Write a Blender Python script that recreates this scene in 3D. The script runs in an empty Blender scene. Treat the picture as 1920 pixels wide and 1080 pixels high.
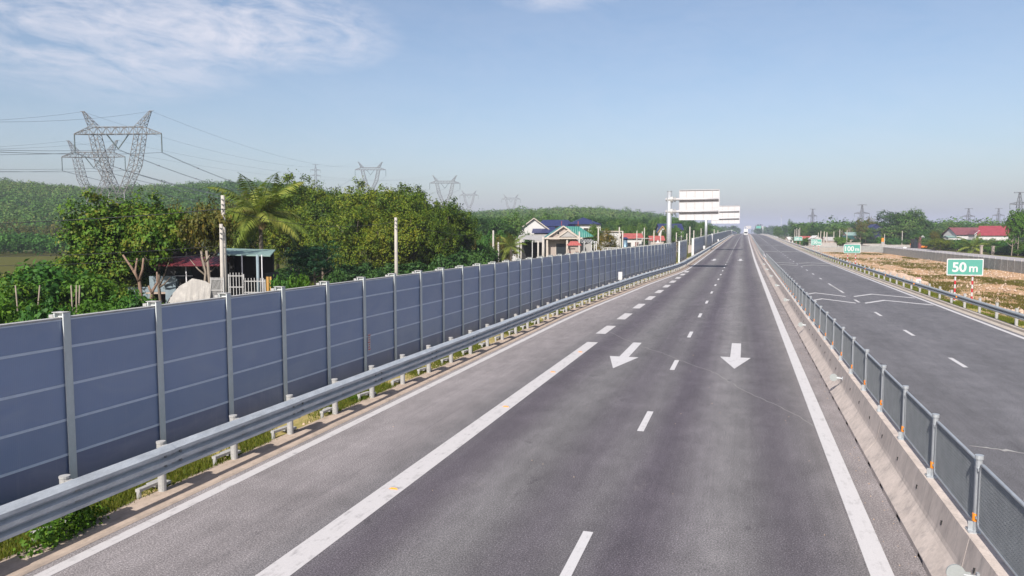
import bpy, math, random
import numpy as np
from mathutils import Vector, Matrix, Euler
R = math.radians
random.seed(7)
scene = bpy.context.scene
COL = scene.collection
H = 4.5                     # camera height above the near road
YAW = R(17.292); PITCH = R(4.288); F = 1387.0
FW = np.array([-math.sin(YAW), math.cos(YAW)]); RT = np.array([math.cos(YAW), math.sin(YAW)])

# ------------------------------------------------------------------ helpers
def at(px, depth):
    """world X,Y of something seen in pixel column px at a horizontal distance depth"""
    p = depth * (FW + (px - 960) / F * RT)
    return float(p[0]), float(p[1])
def zat(py, depth):
    return H + (436 - py) * depth / F
def tag(o, label=None, cat=None, group=None, kind=None):
    if label: o['label'] = label
    if cat: o['category'] = cat
    if group: o['group'] = group
    if kind: o['kind'] = kind
    return o
def empty(name, loc, rotz=0, label=None, cat=None, group=None):
    o = bpy.data.objects.new(name, None); COL.objects.link(o)
    o.location = loc; o.rotation_euler = (0, 0, rotz)
    o.empty_display_size = .3
    return tag(o, label, cat, group)
def copy_tree(o, parent=None):
    c = o.copy(); COL.objects.link(c)
    c.parent = parent
    for ch in list(o.children): copy_tree(ch, c)
    return c
def link_mesh(name, me, parent=None, loc=(0, 0, 0), rotz=0):
    o = bpy.data.objects.new(name, me); COL.objects.link(o)
    o.location = loc; o.rotation_euler = (0, 0, rotz); o.parent = parent
    return o

class MB:
    def __init__(s): s.v = []; s.f = []; s.m = []
    def add(s, vs, fs, mi=0):
        b = len(s.v); s.v += [tuple(map(float, v)) for v in vs]
        for f in fs: s.f.append([i + b for i in f]); s.m.append(mi)
        return s
    def box(s, c, d, rz=0, mi=0):
        x, y, z = d[0] / 2, d[1] / 2, d[2] / 2
        ca, sa = math.cos(rz), math.sin(rz); vs = []
        for dz in (-z, z):
            for dx, dy in ((-x, -y), (x, -y), (x, y), (-x, y)):
                vs.append((c[0] + dx * ca - dy * sa, c[1] + dx * sa + dy * ca, c[2] + dz))
        return s.add(vs, [(3, 2, 1, 0), (4, 5, 6, 7), (0, 1, 5, 4), (1, 2, 6, 5), (2, 3, 7, 6), (3, 0, 4, 7)], mi)
    def beam(s, p, q, w, h=None, mi=0):
        p = Vector(p); q = Vector(q); h = h or w; d = q - p
        if d.length < 1e-6: return s
        d.normalize(); u = Vector((0, 0, 1)) if abs(d.z) < .95 else Vector((0, 1, 0))
        a = d.cross(u).normalized() * (w / 2); b = a.cross(d).normalized() * (h / 2)
        vs = [e + i * a + j * b for e in (p, q) for i, j in ((-1, -1), (1, -1), (1, 1), (-1, 1))]
        return s.add(vs, [(3, 2, 1, 0), (4, 5, 6, 7), (0, 1, 5, 4), (1, 2, 6, 5), (2, 3, 7, 6), (3, 0, 4, 7)], mi)
    def tube(s, pts, rad, n=8, mi=0, cap=True):
        pts = [Vector(p) for p in pts]; k = len(pts)
        if not hasattr(rad, '__len__'): rad = [rad] * k
        vs = []; ref = None
        for i, p in enumerate(pts):
            d = (pts[min(i + 1, k - 1)] - pts[max(i - 1, 0)]).normalized()
            if ref is None: ref = Vector((1, 0, 0)) if abs(d.x) < .8 else Vector((0, 1, 0))
            a = (ref - d * ref.dot(d)).normalized(); b = d.cross(a); ref = a
            for j in range(n):
                t = 2 * math.pi * j / n
                vs.append(p + rad[i] * (math.cos(t) * a + math.sin(t) * b))
        fs = [(i * n + j, i * n + (j + 1) % n, (i + 1) * n + (j + 1) % n, (i + 1) * n + j) for i in range(k - 1) for j in range(n)]
        if cap: fs += [tuple(range(n))[::-1], tuple((k - 1) * n + j for j in range(n))]
        return s.add(vs, fs, mi)
    def cyl(s, c, r, h, n=12, mi=0, r2=None):
        return s.tube([c, (c[0], c[1], c[2] + h)], [r, r if r2 is None else r2], n, mi)
    def quad(s, a, b, c, d, mi=0): return s.add([a, b, c, d], [(0, 1, 2, 3)], mi)
    def prism(s, poly, a, b, mi=0):
        """poly: list of (u,v); a,b: functions mapping (u,v)->xyz for both ends"""
        n = len(poly); vs = [a(*p) for p in poly] + [b(*p) for p in poly]
        fs = [tuple(range(n)), tuple(range(2 * n - 1, n - 1, -1))] + [(i, i + n, (i + 1) % n + n, (i + 1) % n) for i in range(n)]
        return s.add(vs, fs, mi)
    def mesh(s, name, mats, smooth=False, origin=(0, 0, 0), fix=False):
        me = bpy.data.meshes.new(name)
        ox, oy, oz = origin
        me.from_pydata([(x - ox, y - oy, z - oz) for x, y, z in s.v], [], s.f)
        for m in (mats if isinstance(mats, (list, tuple)) else [mats]): me.materials.append(m)
        me.polygons.foreach_set('material_index', s.m)
        if smooth: me.polygons.foreach_set('use_smooth', [True] * len(s.f))
        if fix:
            import bmesh
            bm = bmesh.new(); bm.from_mesh(me); bmesh.ops.recalc_face_normals(bm, faces=bm.faces); bm.to_mesh(me); bm.free()
        me.update(); return me
    def build(s, name, mats, parent=None, smooth=False, world=False, fix=False):
        org = tuple(parent.location) if (parent and world) else (0, 0, 0)
        return link_mesh(name, s.mesh(name, mats, smooth, org, fix), parent)

def np_mesh(name, verts, faces, mat, attr=None, smooth=False):
    """verts Nx3, faces Mx4 or Mx3 numpy arrays"""
    me = bpy.data.meshes.new(name); k = faces.shape[1]
    me.vertices.add(len(verts)); me.vertices.foreach_set('co', np.ascontiguousarray(verts, dtype=np.float32).ravel())
    me.loops.add(faces.size); me.loops.foreach_set('vertex_index', np.ascontiguousarray(faces, dtype=np.int32).ravel())
    me.polygons.add(len(faces)); me.polygons.foreach_set('loop_start', np.arange(0, faces.size, k, dtype=np.int32))
    me.polygons.foreach_set('loop_total', np.full(len(faces), k, dtype=np.int32))
    if smooth: me.polygons.foreach_set('use_smooth', np.ones(len(faces), dtype=bool))
    me.materials.append(mat)
    if attr is not None:
        a = me.attributes.new('tint', 'FLOAT', 'FACE'); a.data.foreach_set('value', np.ascontiguousarray(attr, dtype=np.float32))
    me.update(calc_edges=True); me.validate(); return me

# ------------------------------------------------------------------ materials
class NT:
    def __init__(s, name):
        s.m = bpy.data.materials.new(name); s.m.use_nodes = True
        s.t = s.m.node_tree; s.t.nodes.clear()
        s.out = s.t.nodes.new('ShaderNodeOutputMaterial')
    def n(s, typ, **kw):
        nd = s.t.nodes.new('ShaderNode' + typ)
        for k, v in kw.items():
            if k.startswith('i_'):
                key = k[2:]; key = int(key) if key.isdigit() else key.replace('_', ' ')
                inp = nd.inputs[key]
                if hasattr(v, 'is_output'): s.t.links.new(v, inp)
                else: inp.default_value = v
            else: setattr(nd, k, v)
        return nd
    def math(s, op, a, b=0.0, clamp=False):
        nd = s.t.nodes.new('ShaderNodeMath'); nd.operation = op; nd.use_clamp = clamp
        for i, v in enumerate((a, b)):
            if hasattr(v, 'is_output'): s.t.links.new(v, nd.inputs[i])
            else: nd.inputs[i].default_value = v
        return nd.outputs[0]
    def mix(s, fac, a, b, typ='MIX'):
        nd = s.t.nodes.new('ShaderNodeMix'); nd.data_type = 'RGBA'; nd.blend_type = typ
        for i, v in ((0, fac), (6, a), (7, b)):
            if hasattr(v, 'is_output'): s.t.links.new(v, nd.inputs[i])
            else: nd.inputs[i].default_value = v if not isinstance(v, tuple) else (*v[:3], 1)
        return nd.outputs[2]
    def ramp(s, fac, stops, interp='LINEAR'):
        nd = s.t.nodes.new('ShaderNodeValToRGB'); s.t.links.new(fac, nd.inputs[0])
        e = nd.color_ramp.elements; nd.color_ramp.interpolation = interp
        while len(e) < len(stops): e.new(.5)
        for el, (p, c) in zip(e, stops):
            el.position = p; el.color = (*c[:3], 1) if isinstance(c, tuple) else (c, c, c, 1)
        return nd.outputs[0]
    def coords(s, scale=(1, 1, 1), world=False):
        tc = s.n('NewGeometry').outputs['Position'] if world else s.n('TexCoord').outputs['Object']
        return s.n('Mapping', i_Vector=tc, i_Scale=scale).outputs[0]
    def noise(s, vec, scale, detail=4, rough=.55, dist=0):
        return s.n('TexNoise', i_Vector=vec, i_Scale=scale, i_Detail=detail, i_Roughness=rough, i_Distortion=dist).outputs[0]
    def bump(s, h, strength=.2, distance=.02):
        return s.n('Bump', i_Height=h, i_Strength=strength, i_Distance=distance).outputs[0]
    def principled(s, **kw):
        p = s.n('BsdfPrincipled')
        for k, v in kw.items():
            inp = p.inputs[k.replace('_', ' ')]
            if hasattr(v, 'is_output'): s.t.links.new(v, inp)
            else: inp.default_value = (*v, 1) if isinstance(v, tuple) and len(v) == 3 else v
        s.t.links.new(p.outputs[0], s.out.inputs[0]); return p

def simple(name, col, rough=.7, metal=0, var=.18, scale=3, bump=0, spec=.4, stretch=(1, 1, 1), dirt=None, world=False):
    """base colour broken up by two octaves of noise; optional dirt colour in blotches"""
    t = NT(name); v = t.coords(stretch, world)
    n1 = t.noise(v, scale, 5); n2 = t.noise(v, scale * 7.3, 3)
    f = t.math('ADD', t.math('MULTIPLY', n1, .65), t.math('MULTIPLY', n2, .35))
    lo = tuple(c * (1 - var * 1.6) for c in col); hi = tuple(min(c * (1 + var * 1.6), .95) for c in col)
    c = t.ramp(f, [(.25, lo), (.75, hi)])
    if dirt: c = t.mix(t.ramp(t.noise(v, scale * 1.9, 6, .65), [(.5, 0.0), (.72, .75)]), c, dirt)
    kw = dict(Base_Color=c, Roughness=rough, Metallic=metal)
    p = t.principled(**kw); p.inputs['Specular IOR Level'].default_value = spec
    if bump: t.t.links.new(t.bump(f, bump, .03), p.inputs['Normal'])
    return t.m

def asphalt(name, stops, x0, x1, tintc):
    t = NT(name); tc = t.n('TexCoord').outputs['Object']
    sp = t.n('SeparateXYZ', i_Vector=tc)
    wob = t.noise(t.coords((.25, .035, 1)), 1.0, 3)
    x = t.math('ADD', sp.outputs[0], t.math('MULTIPLY', t.math('SUBTRACT', wob, .5), .9))
    fac = t.math('DIVIDE', t.math('SUBTRACT', x, x0), x1 - x0, True)
    base = t.ramp(fac, [((p - x0) / (x1 - x0), c) for p, c in stops], 'B_SPLINE')
    base = t.mix(1.0, base, tintc, 'MULTIPLY')
    patch = t.noise(t.coords((.55, .16, 1)), 1.0, 5, .6)
    base = t.mix(1.0, base, t.ramp(patch, [(.25, .84), (.75, 1.14)]), 'MULTIPLY')
    cross = t.noise(t.coords((.12, 1.1, 1)), 1.0, 3, .6)
    base = t.mix(1.0, base, t.ramp(cross, [(.3, .94), (.7, 1.06)]), 'MULTIPLY')
    streak = t.noise(t.coords((5, .05, 1)), 1.0, 4, .65)
    base = t.mix(1.0, base, t.ramp(streak, [(.25, .90), (.75, 1.09)]), 'MULTIPLY')
    tyre = t.noise(t.coords((11, .022, 1)), 1.0, 5, .7)
    base = t.mix(t.ramp(tyre, [(.60, 0.0), (.70, .42)]), base, (.05, .046, .052))
    mid = t.noise(t.coords((2.2, .9, 1)), 1.0, 7, .68)
    base = t.mix(1.0, base, t.ramp(mid, [(.28, .80), (.72, 1.2)]), 'MULTIPLY')
    g1 = t.noise(t.coords((1, 1, 1)), 42, 4, .85)
    base = t.mix(1.0, base, t.ramp(g1, [(.30, .22), (.5, .92), (.70, 2.5)]), 'MULTIPLY')
    g2 = t.n('TexVoronoi', i_Vector=t.coords((1, 1, 1)), i_Scale=30.0).outputs['Distance']
    base = t.mix(t.ramp(g2, [(.05, .6), (.22, 0.0)]), base, tuple(c * .34 for c in tintc))
    spots = t.noise(t.coords((.9, .5, 1)), 1.35, 8, .72)
    base = t.mix(t.ramp(spots, [(.61, 0.0), (.70, .6)]), base, (.042, .038, .042))
    dust = t.noise(t.coords((1.2, .35, 1)), .8, 7, .7)
    base = t.mix(t.ramp(dust, [(.62, 0.0), (.8, .32)]), base, (.30, .27, .26))
    p = t.principled(Base_Color=base, Roughness=.82); p.inputs['Specular IOR Level'].default_value = .35
    t.t.links.new(t.bump(t.math('ADD', g1, t.math('MULTIPLY', g2, .6)), .35, .012), p.inputs['Normal'])
    return t.m

def leafmat(name, cols, trans=.3, rough=.55):
    t = NT(name); a = t.n('Attribute', attribute_name='tint').outputs['Fac']
    oi = t.n('ObjectInfo').outputs['Random']
    f = t.math('ADD', a, t.math('MULTIPLY', t.math('SUBTRACT', oi, .5), .35), True)
    c = t.ramp(f, [(i / (len(cols) - 1), cc) for i, cc in enumerate(cols)])
    p = t.n('BsdfPrincipled'); t.t.links.new(c, p.inputs['Base Color']); p.inputs['Roughness'].default_value = rough
    p.inputs['Specular IOR Level'].default_value = .14
    tr = t.n('BsdfTranslucent'); t.t.links.new(t.mix(1.0, c, (1.0, 1.15, .55), 'MULTIPLY'), tr.inputs[0])
    m = t.n('MixShader', i_0=trans); t.t.links.new(p.outputs[0], m.inputs[1]); t.t.links.new(tr.outputs[0], m.inputs[2])
    t.t.links.new(m.outputs[0], t.out.inputs[0]); return t.m

def corrugated(name, col, period=.2, axis=0, rough=.5, var=.15, dirt=None):
    t = NT(name); sp = t.n('SeparateXYZ', i_Vector=t.n('TexCoord').outputs['Object'])
    w = t.math('SINE', t.math('MULTIPLY', sp.outputs[axis], 2 * math.pi / period))
    v = t.coords((1, 1, 1)); n1 = t.noise(v, 1.2, 6, .6)
    c = t.ramp(n1, [(.25, tuple(x * (1 - var * 1.5) for x in col)), (.75, tuple(min(.9, x * (1 + var * 1.5)) for x in col))])
    if dirt: c = t.mix(t.ramp(t.noise(v, 2.3, 6, .7), [(.52, 0.0), (.75, .6)]), c, dirt)
    p = t.principled(Base_Color=c, Roughness=rough); t.t.links.new(t.bump(w, .45, .03), p.inputs['Normal']); return t.m

def striped(name, a, b, period):
    t = NT(name); sp = t.n('SeparateXYZ', i_Vector=t.n('TexCoord').outputs['Object'])
    f = t.math('FRACT', t.math('DIVIDE', sp.outputs[2], period))
    k = t.math('GREATER_THAN', f, .5)
    c = t.mix(k, a, b); n = t.noise(t.coords((1, 1, 1)), 9, 4)
    c = t.mix(1.0, c, t.ramp(n, [(.3, .85), (.7, 1.05)]), 'MULTIPLY')
    t.principled(Base_Color=c, Roughness=.45); return t.m

def paintmat(name, col, wear=.6, wearcol=(.16, .15, .15)):
    t = NT(name); v = t.coords((1, 1, 1))
    n = t.noise(v, 4.5, 9, .72); n2 = t.noise(t.coords((7, 1.2, 1)), 1.6, 6, .7); g = t.noise(v, 60, 2, .7)
    c = t.ramp(g, [(.25, tuple(x * .88 for x in col)), (.75, tuple(min(.92, x * 1.06) for x in col))])
    k = t.math('MULTIPLY', t.ramp(t.math('ADD', t.math('MULTIPLY', n, .5), t.math('MULTIPLY', n2, .5)), [(.52, 0.0), (.66, 1.0)]), wear)
    c = t.mix(k, c, wearcol); t.principled(Base_Color=c, Roughness=.7); return t.m

M = {}
M['asphalt'] = asphalt('asphalt_worn', [(-9.4, (.205, .197, .194)), (-7.9, (.20, .192, .19)), (-6.6, (.170, .163, .162)), (-6.0, .125), (-5.3, (.066, .059, .071)), (-4.7, (.086, .080, .088)), (-4.1, .142), (-3.4, .102), (-2.7, (.077, .070, .082)), (-2.1, .125),
                      (-1.6, (.063, .056, .069)), (-1.1, (.084, .078, .088)), (-.5, .17), (.15, .108), (.75, (.069, .062, .075)), (1.5, .13), (2.0, (.185, .175, .172)), (2.6, (.22, .207, .203))], -9.6, 2.8, (1.0, .947, .965))
M['asphalt_b'] = asphalt('asphalt_blue_grey', [(3.2, .13), (4.4, .118), (5.4, .098), (6.4, .118), (7.2, .124), (8.2, .098), (9.3, .118), (10.3, .10), (11.5, .135)], 3, 12, (.95, .92, .99))
M['paint'] = paintmat('road_paint', (.47, .455, .46), .5)
M['paint_old'] = paintmat('road_paint_scuffed', (.45, .43, .43), .75)
M['paint_grey'] = paintmat('road_paint_dirty', (.31, .30, .285), .5)
M['concrete'] = simple('barrier_concrete', (.46, .395, .355), .85, 0, .15, 2.2, .12, .25, (2, 1.5, .5), (.27, .24, .225))
M['kerb'] = simple('kerb_concrete', (.37, .295, .24), .9, 0, .16, 3.5, .25, .2, (1, .6, 1), (.23, .19, .155))
M['gutter'] = simple('gutter_concrete', (.38, .335, .29), .9, 0, .12, 2.5, .2, .2, (1, .4, 1), (.28, .25, .21))
M['galv'] = simple('galvanised_steel', (.36, .38, .40), .45, .4, .14, 5, .04, .5, (1, 1, 1), (.38, .40, .42))
M['galv_rail'] = simple('galvanised_rail', (.45, .475, .495), .42, .2, .2, 7, .08, .5, (1, .35, 1), (.36, .39, .43))
M['galv_rail_b'] = simple('dull_rail_steel', (.30, .32, .33), .5, .2, .1, 2.5, .05, .4, (1, .35, 1))
M['galv_post'] = simple('zinc_post', (.34, .335, .33), .65, .1, .16, 9, .12, .4, (1, 1, 1), (.40, .39, .37))
M['galv_dark'] = simple('dark_steel_mesh', (.235, .245, .25), .6, .1, .12, 4)
M['hpost'] = simple('wall_post_steel', (.50, .535, .53), .6, 0, .1, 4, 0, .4, (1, 1, .4))
M['white_metal'] = simple('white_sign_back', (.43, .42, .43), .5, .1, .07, 1.6, 0, .4, (6, 1, .5), (.55, .54, .56))
M['disc'] = simple('disc_grey', (.27, .29, .29), .6, .1, .06, 6)
M['orange'] = simple('orange_reflector', (.85, .26, .02), .35, 0, .1, 8)
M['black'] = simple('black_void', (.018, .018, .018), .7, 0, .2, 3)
M['insul'] = simple('insulator_glass', (.10, .13, .13), .4, 0, .1, 3)
M['wire'] = simple('cable_black', (.05, .05, .055), .6, .2, .1, 3)
M['wire_al'] = simple('cable_aluminium', (.22, .23, .26), .5, .5, .1, 3)
M['lattice'] = simple('lattice_steel', (.15, .15, .15), .55, .4, .15, .6)
M['sign_green'] = simple('sign_green', (.075, .265, .22), .4, 0, .05, 4)
M['white'] = simple('white_paint', (.47, .47, .475), .45, 0, .05, 4)
M['redwhite'] = striped('red_white_stripes', (.45, .45, .45), (.40, .02, .03), .5)
M['pole'] = simple('pole_concrete', (.36, .335, .305), .9, 0, .16, 3, .2, .2, (1, 1, .5), (.34, .30, .26))
M['bark'] = simple('bark', (.15, .12, .095), .95, 0, .3, 4, .6, .1, (3, 3, .7))
M['bark_pink'] = simple('bark_pruned', (.20, .135, .10), .9, 0, .25, 4, .5, .1, (3, 3, .8), (.15, .11, .09))
M['bark_pale'] = simple('bark_pale', (.22, .185, .15), .9, 0, .2, 4, .4, .1, (3, 3, .8))
M['leaf_a'] = leafmat('leaf_fresh', [(.012, .040, .006), (.038, .094, .009), (.080, .150, .013), (.14, .14, .018)], .14)
M['leaf_b'] = leafmat('leaf_mango', [(.012, .032, .004), (.042, .080, .006), (.100, .142, .010), (.170, .17, .014)], .12)
M['leaf_c'] = leafmat('leaf_deep', [(.012, .034, .009), (.030, .074, .016), (.058, .115, .022)], .15)
M['leaf_d'] = leafmat('leaf_bluegreen', [(.018, .06, .026), (.03, .085, .034), (.05, .115, .038)], .22)
M['leaf_h'] = leafmat('leaf_thicket', [(.018, .062, .012), (.042, .118, .018), (.075, .165, .022)], .18)
M['leaf_e'] = leafmat('leaf_olive_sparse', [(.045, .055, .012), (.085, .09, .016), (.12, .10, .02), (.26, .16, .015)], .25)
M['leaf_f'] = leafmat('leaf_hill', [(.034, .090, .017), (.060, .130, .022), (.092, .165, .030), (.145, .16, .05)], .25)
M['leaf_dry'] = leafmat('leaf_dry', [(.13, .085, .04), (.19, .13, .06), (.16, .12, .05)])
M['leaf_g'] = leafmat('leaf_weeds', [(.035, .09, .010), (.065, .145, .014), (.11, .19, .02)], .28)
M['frond'] = leafmat('palm_frond', [(.085, .13, .02), (.155, .20, .034), (.27, .25, .06)], .25, .45)
M['grass'] = leafmat('grass_blade', [(.07, .10, .012), (.125, .145, .018), (.19, .175, .035)], .3)
M['grass_dry'] = leafmat('grass_olive', [(.075, .065, .012), (.085, .085, .014), (.14, .11, .03)], .25)
M['roof_blue'] = corrugated('roof_blue_metal', (.020, .025, .080), .35, 0, .45)
M['roof_green'] = corrugated('roof_green_metal', (.028, .15, .125), .35, 0, .45)
M['roof_dkgreen'] = corrugated('roof_dark_green', (.012, .05, .042), .35, 0, .5)
M['roof_pale'] = corrugated('roof_pale_green', (.17, .25, .23), .35, 1, .5, .1)
M['roof_red'] = corrugated('roof_red_metal', (.22, .035, .045), .35, 0, .5)
M['roof_maroon'] = corrugated('roof_maroon', (.15, .05, .055), .35, 0, .55)
M['awning'] = corrugated('awning_red', (.13, .018, .025), .22, 0, .5, .2, (.05, .02, .02))
M['tile'] = corrugated('red_roof_tiles', (.28, .07, .06), .25, 0, .6, .15)
M['plaster'] = simple('plaster_beige', (.33, .28, .25), .9, 0, .1, 1.2, .1, .2, (1, 1, .5), (.33, .28, .25))
M['plaster_w'] = simple('plaster_white', (.46, .455, .45), .85, 0, .07, 1.2, 0, .2, (1, 1, .5), (.50, .48, .46))
M['plaster_b'] = simple('plaster_pale_blue', (.17, .215, .24), .85, 0, .08, 1.5, 0, .2, (1, 1, .5), (.25, .30, .32))
M['plaster_g'] = simple('cement_grey', (.30, .29, .28), .9, 0, .12, 1.5, .1, .2, (1, 1, .5))
M['trim'] = simple('cream_trim', (.42, .37, .32), .8, 0, .06, 2)
M['timber'] = simple('ochre_boards', (.42, .24, .075), .8, 0, .15, 2, .2, .2, (8, 8, .4))
M['glass'] = simple('dark_glass', (.025, .03, .035), .12, 0, .2, 1, 0, .5)
M['tarp'] = simple('white_tarpaulin', (.29, .275, .26), .75, 0, .1, 1.5, .3, .3, (1, 1, 1), (.42, .40, .37))
M['tank'] = simple('blue_steel_tank', (.12, .19, .25), .4, .4, .1, 2)
M['stone'] = simple('rubble_stone', (.42, .315, .24), .95, 0, .25, 6, .3, .15)
M['truck_w'] = simple('truck_white', (.5, .5, .5), .35, 0, .04, 2)
M['rubber'] = simple('tyre_rubber', (.03, .03, .03), .8, 0, .15, 6)
M['redmark'] = simple('red_ink', (.55, .10, .12), .6, 0, .1, 9)
M['skin'] = simple('skin', (.34, .20, .14), .6, 0, .05, 5)
M['cloth_o'] = simple('orange_cloth', (.80, .22, .02), .8, 0, .1, 6)
M['cloth_d'] = simple('dark_cloth', (.05, .055, .07), .9, 0, .15, 6)

# blue noise-barrier cladding: fine vertical ribs, gentle dents, dusty film
def wallmat():
    t = NT('barrier_cladding'); tc = t.n('TexCoord').outputs['Object']; sp = t.n('SeparateXYZ', i_Vector=tc)
    oi = t.n('ObjectInfo').outputs['Random']
    rib = t.math('SINE', t.math('MULTIPLY', sp.outputs[1], 2 * math.pi / .033))
    row = t.math('FLOOR', t.math('DIVIDE', t.math('SUBTRACT', sp.outputs[2], .85 - .6), .6))
    rnd = t.n('TexWhiteNoise', noise_dimensions='2D', i_Vector=t.n('CombineXYZ', i_X=row, i_Y=oi).outputs[0]).outputs[0]
    wv = t.n('VectorMath', operation='ADD', i_0=t.coords((1, 1, 1), True), i_1=t.n('CombineXYZ', i_X=t.math('MULTIPLY', rnd, 4.0)).outputs[0]).outputs[0]
    n = t.noise(t.n('Mapping', i_Vector=wv, i_Scale=(1, .7, 1.0)).outputs[0], 1.4, 4, .5, .8)
    c = t.ramp(n, [(.25, (.178, .240, .385)), (.75, (.208, .270, .412))])
    c = t.mix(1.0, c, t.ramp(rnd, [(0, .92), (1, 1.06)]), 'MULTIPLY')
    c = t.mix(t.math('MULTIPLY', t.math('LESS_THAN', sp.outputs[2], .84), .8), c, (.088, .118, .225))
    dust = t.noise(t.coords((1, .55, 1.5), True), .9, 6, .62, 1.2)
    c = t.mix(t.ramp(dust, [(.48, 0.0), (.70, .30)]), c, (.30, .335, .42))
    streak = t.noise(t.coords((1, 9, .5), True), 1.3, 5, .65)
    c = t.mix(t.ramp(streak, [(.54, 0.0), (.80, .30)]), c, (.28, .31, .37))
    p = t.principled(Base_Color=c, Roughness=.33, Metallic=.0, IOR=1.75)
    b1 = t.bump(rib, .16, .004)
    nd = t.n('Bump', i_Height=n, i_Strength=.10, i_Distance=.05, i_Normal=b1)
    t.t.links.new(nd.outputs[0], p.inputs['Normal']); return t.m
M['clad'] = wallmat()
M['clad_edge'] = simple('cladding_flange', (.52, .58, .68), .45, 0, .06, 3)

# ground: right-hand building land of pale rubble with grass patches, olive meadow elsewhere
def groundmat():
    t = NT('ground_soil'); tc = t.n('TexCoord').outputs['Object']; sp = t.n('SeparateXYZ', i_Vector=tc)
    a = t.noise(t.coords((.09, .05, 1)), 1.0, 6, .62, .6)
    b = t.noise(t.coords((.6, .6, 1)), 1.0, 6, .7); g = t.noise(t.coords((1, 1, 1)), 7, 4, .75)
    soil = t.ramp(b, [(.25, (.27, .150, .075)), (.5, (.42, .265, .150)), (.75, (.50, .37, .27))])
    soil = t.mix(1.0, soil, t.ramp(g, [(.25, .62), (.5, 1.0), (.75, 1.3)]), 'MULTIPLY')
    green = t.ramp(b, [(.3, (.075, .07, .013)), (.55, (.11, .10, .018)), (.75, (.19, .135, .045))])
    green = t.mix(1.0, green, t.ramp(g, [(.25, .6), (.75, 1.3)]), 'MULTIPLY')
    k = t.ramp(t.math('ADD', t.math('MULTIPLY', a, .8), t.math('MULTIPLY', b, .2)), [(.535, 0.0), (.585, 1.0)])
    right = t.mix(k, soil, green)
    mead = t.ramp(b, [(.25, (.05, .062, .010)), (.55, (.078, .078, .016)), (.75, (.105, .088, .028))])
    isr = t.math('MULTIPLY', t.math('GREATER_THAN', sp.outputs[0], 12.0), t.math('LESS_THAN', t.math('ADD', sp.outputs[0], t.math('MULTIPLY', b, 6)), 60.0))
    near = t.math('LESS_THAN', sp.outputs[1], 520)
    c = t.mix(t.math('MULTIPLY', isr, near), mead, right)
    p = t.principled(Base_Color=c, Roughness=.95); p.inputs['Specular IOR Level'].default_value = .1
    t.t.links.new(t.bump(t.math('ADD', g, b), .6, .12), p.inputs['Normal']); return t.m
M['ground'] = groundmat()
M['verge'] = simple('verge_soil', (.30, .24, .10), .95, 0, .3, 1.6, .5, .1, (1, .5, 1), (.16, .18, .03))
M['hill'] = simple('hill_soil', (.07, .085, .03), .95, 0, .3, .06, .2, .1)
M['service'] = simple('service_road_concrete', (.30, .28, .285), .9, 0, .08, .5, 0, .2)

# ------------------------------------------------------------------ road profile
_zy = [-60, 38, 86, 119, 183, 300, 400, 450, 500, 700, 1500, 2500, 9000]
_zz = [0, 0, .10, .24, .72, 1.62, 2.42, 2.70, 2.80, 2.80, 2.4, 0, -1]
_gy = np.arange(-60, 2600, 2.0); _gz = np.interp(_gy, _zy, _zz); _k = np.hanning(21); _k /= _k.sum()
_gz = np.convolve(np.pad(_gz, 10, mode='edge'), _k, 'valid')
def zr(Y): return float(np.interp(Y, _gy, _gz))
def sx(Y): return float(np.interp(Y, [0, 120, 250, 432, 600, 1500], [0, 0, .3, 1.0, 1.6, 4.0]))
def T(Y): return float(np.interp(Y, [-60, 38, 45, 53, 65, 75, 84, 92, 4000], [0, 0, .22, .6, 1.12, 1.75, 2.3, 2.52, 2.52]))
def LP(X, Y, z=0): return (X + T(Y) + sx(Y), Y, zr(Y) + z)      # left-hand things follow the lay-by taper
def RP(X, Y, z=0): return (X + sx(Y), Y, zr(Y) + z)
YS = list(np.arange(-12, 120, 2.0)) + list(np.arange(120, 520, 5.0)) + list(np.arange(520, 2400, 40.0))

def strip(fn, xs, ys, zs=None):
    mb = MB(); n = len(xs); zs = zs or [0] * n
    vs = [fn(x, y, z) for y in ys for x, z in zip(xs, zs)]
    mb.add(vs, [(i * n + j, i * n + j + 1, (i + 1) * n + j + 1, (i + 1) * n + j) for i in range(len(ys) - 1) for j in range(n - 1)])
    return mb
def mixfn(XL, XR):   # lateral position where only the left edge tapers
    pass

# left carriageway: left edge tapers, right edge straight
def LC(x, y, z=0):
    f = min(max((-x - 2.2) / 4.0, 0), 1)        # taper only outside the through lanes
    return (x + T(y) * f + sx(y), y, zr(y) + z)
road = strip(LC, [-9.0, -6.3, -2.2, 2.55], YS).build('road', M['asphalt'])
tag(road, 'dark worn asphalt carriageway with white arrows beside the blue wall', 'road', None, 'structure')
road2 = strip(RP, [3.15, 7.2, 11.85], YS).build('road', M['asphalt_b'])
tag(road2, 'smoother grey asphalt carriageway right of the concrete barrier', 'road', None, 'structure')

def line(fn, xa, xb, ya, yb, name, mat, parent, z=.005, step=4):
    ys = list(np.arange(ya, yb, step)) + [yb]
    return strip(fn, [xa, xb], ys, [z, z]).build(name, mat, parent)
PZ = .006
line(LP, -8.80, -8.58, -8, 900, 'edge_line', M['paint_old'], road)
line(RP, 1.70, 2.00, -8, 900, 'edge_line', M['paint'], road)
# thick lay-by line, then its broken continuation
line(LP, -6.02, -5.58, -6, 29.8, 'shoulder_line', M['paint_old'], road)
y = 32.4
while y < 88:
    d = 0.0
    def DD(x, yy, z=0):
        return (x + sx(yy), yy, zr(yy) + z)
    line(DD, -6.18, -5.74, y, y + 2.9, 'shoulder_dash', M['paint_old'], road); y += 5.72
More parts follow.
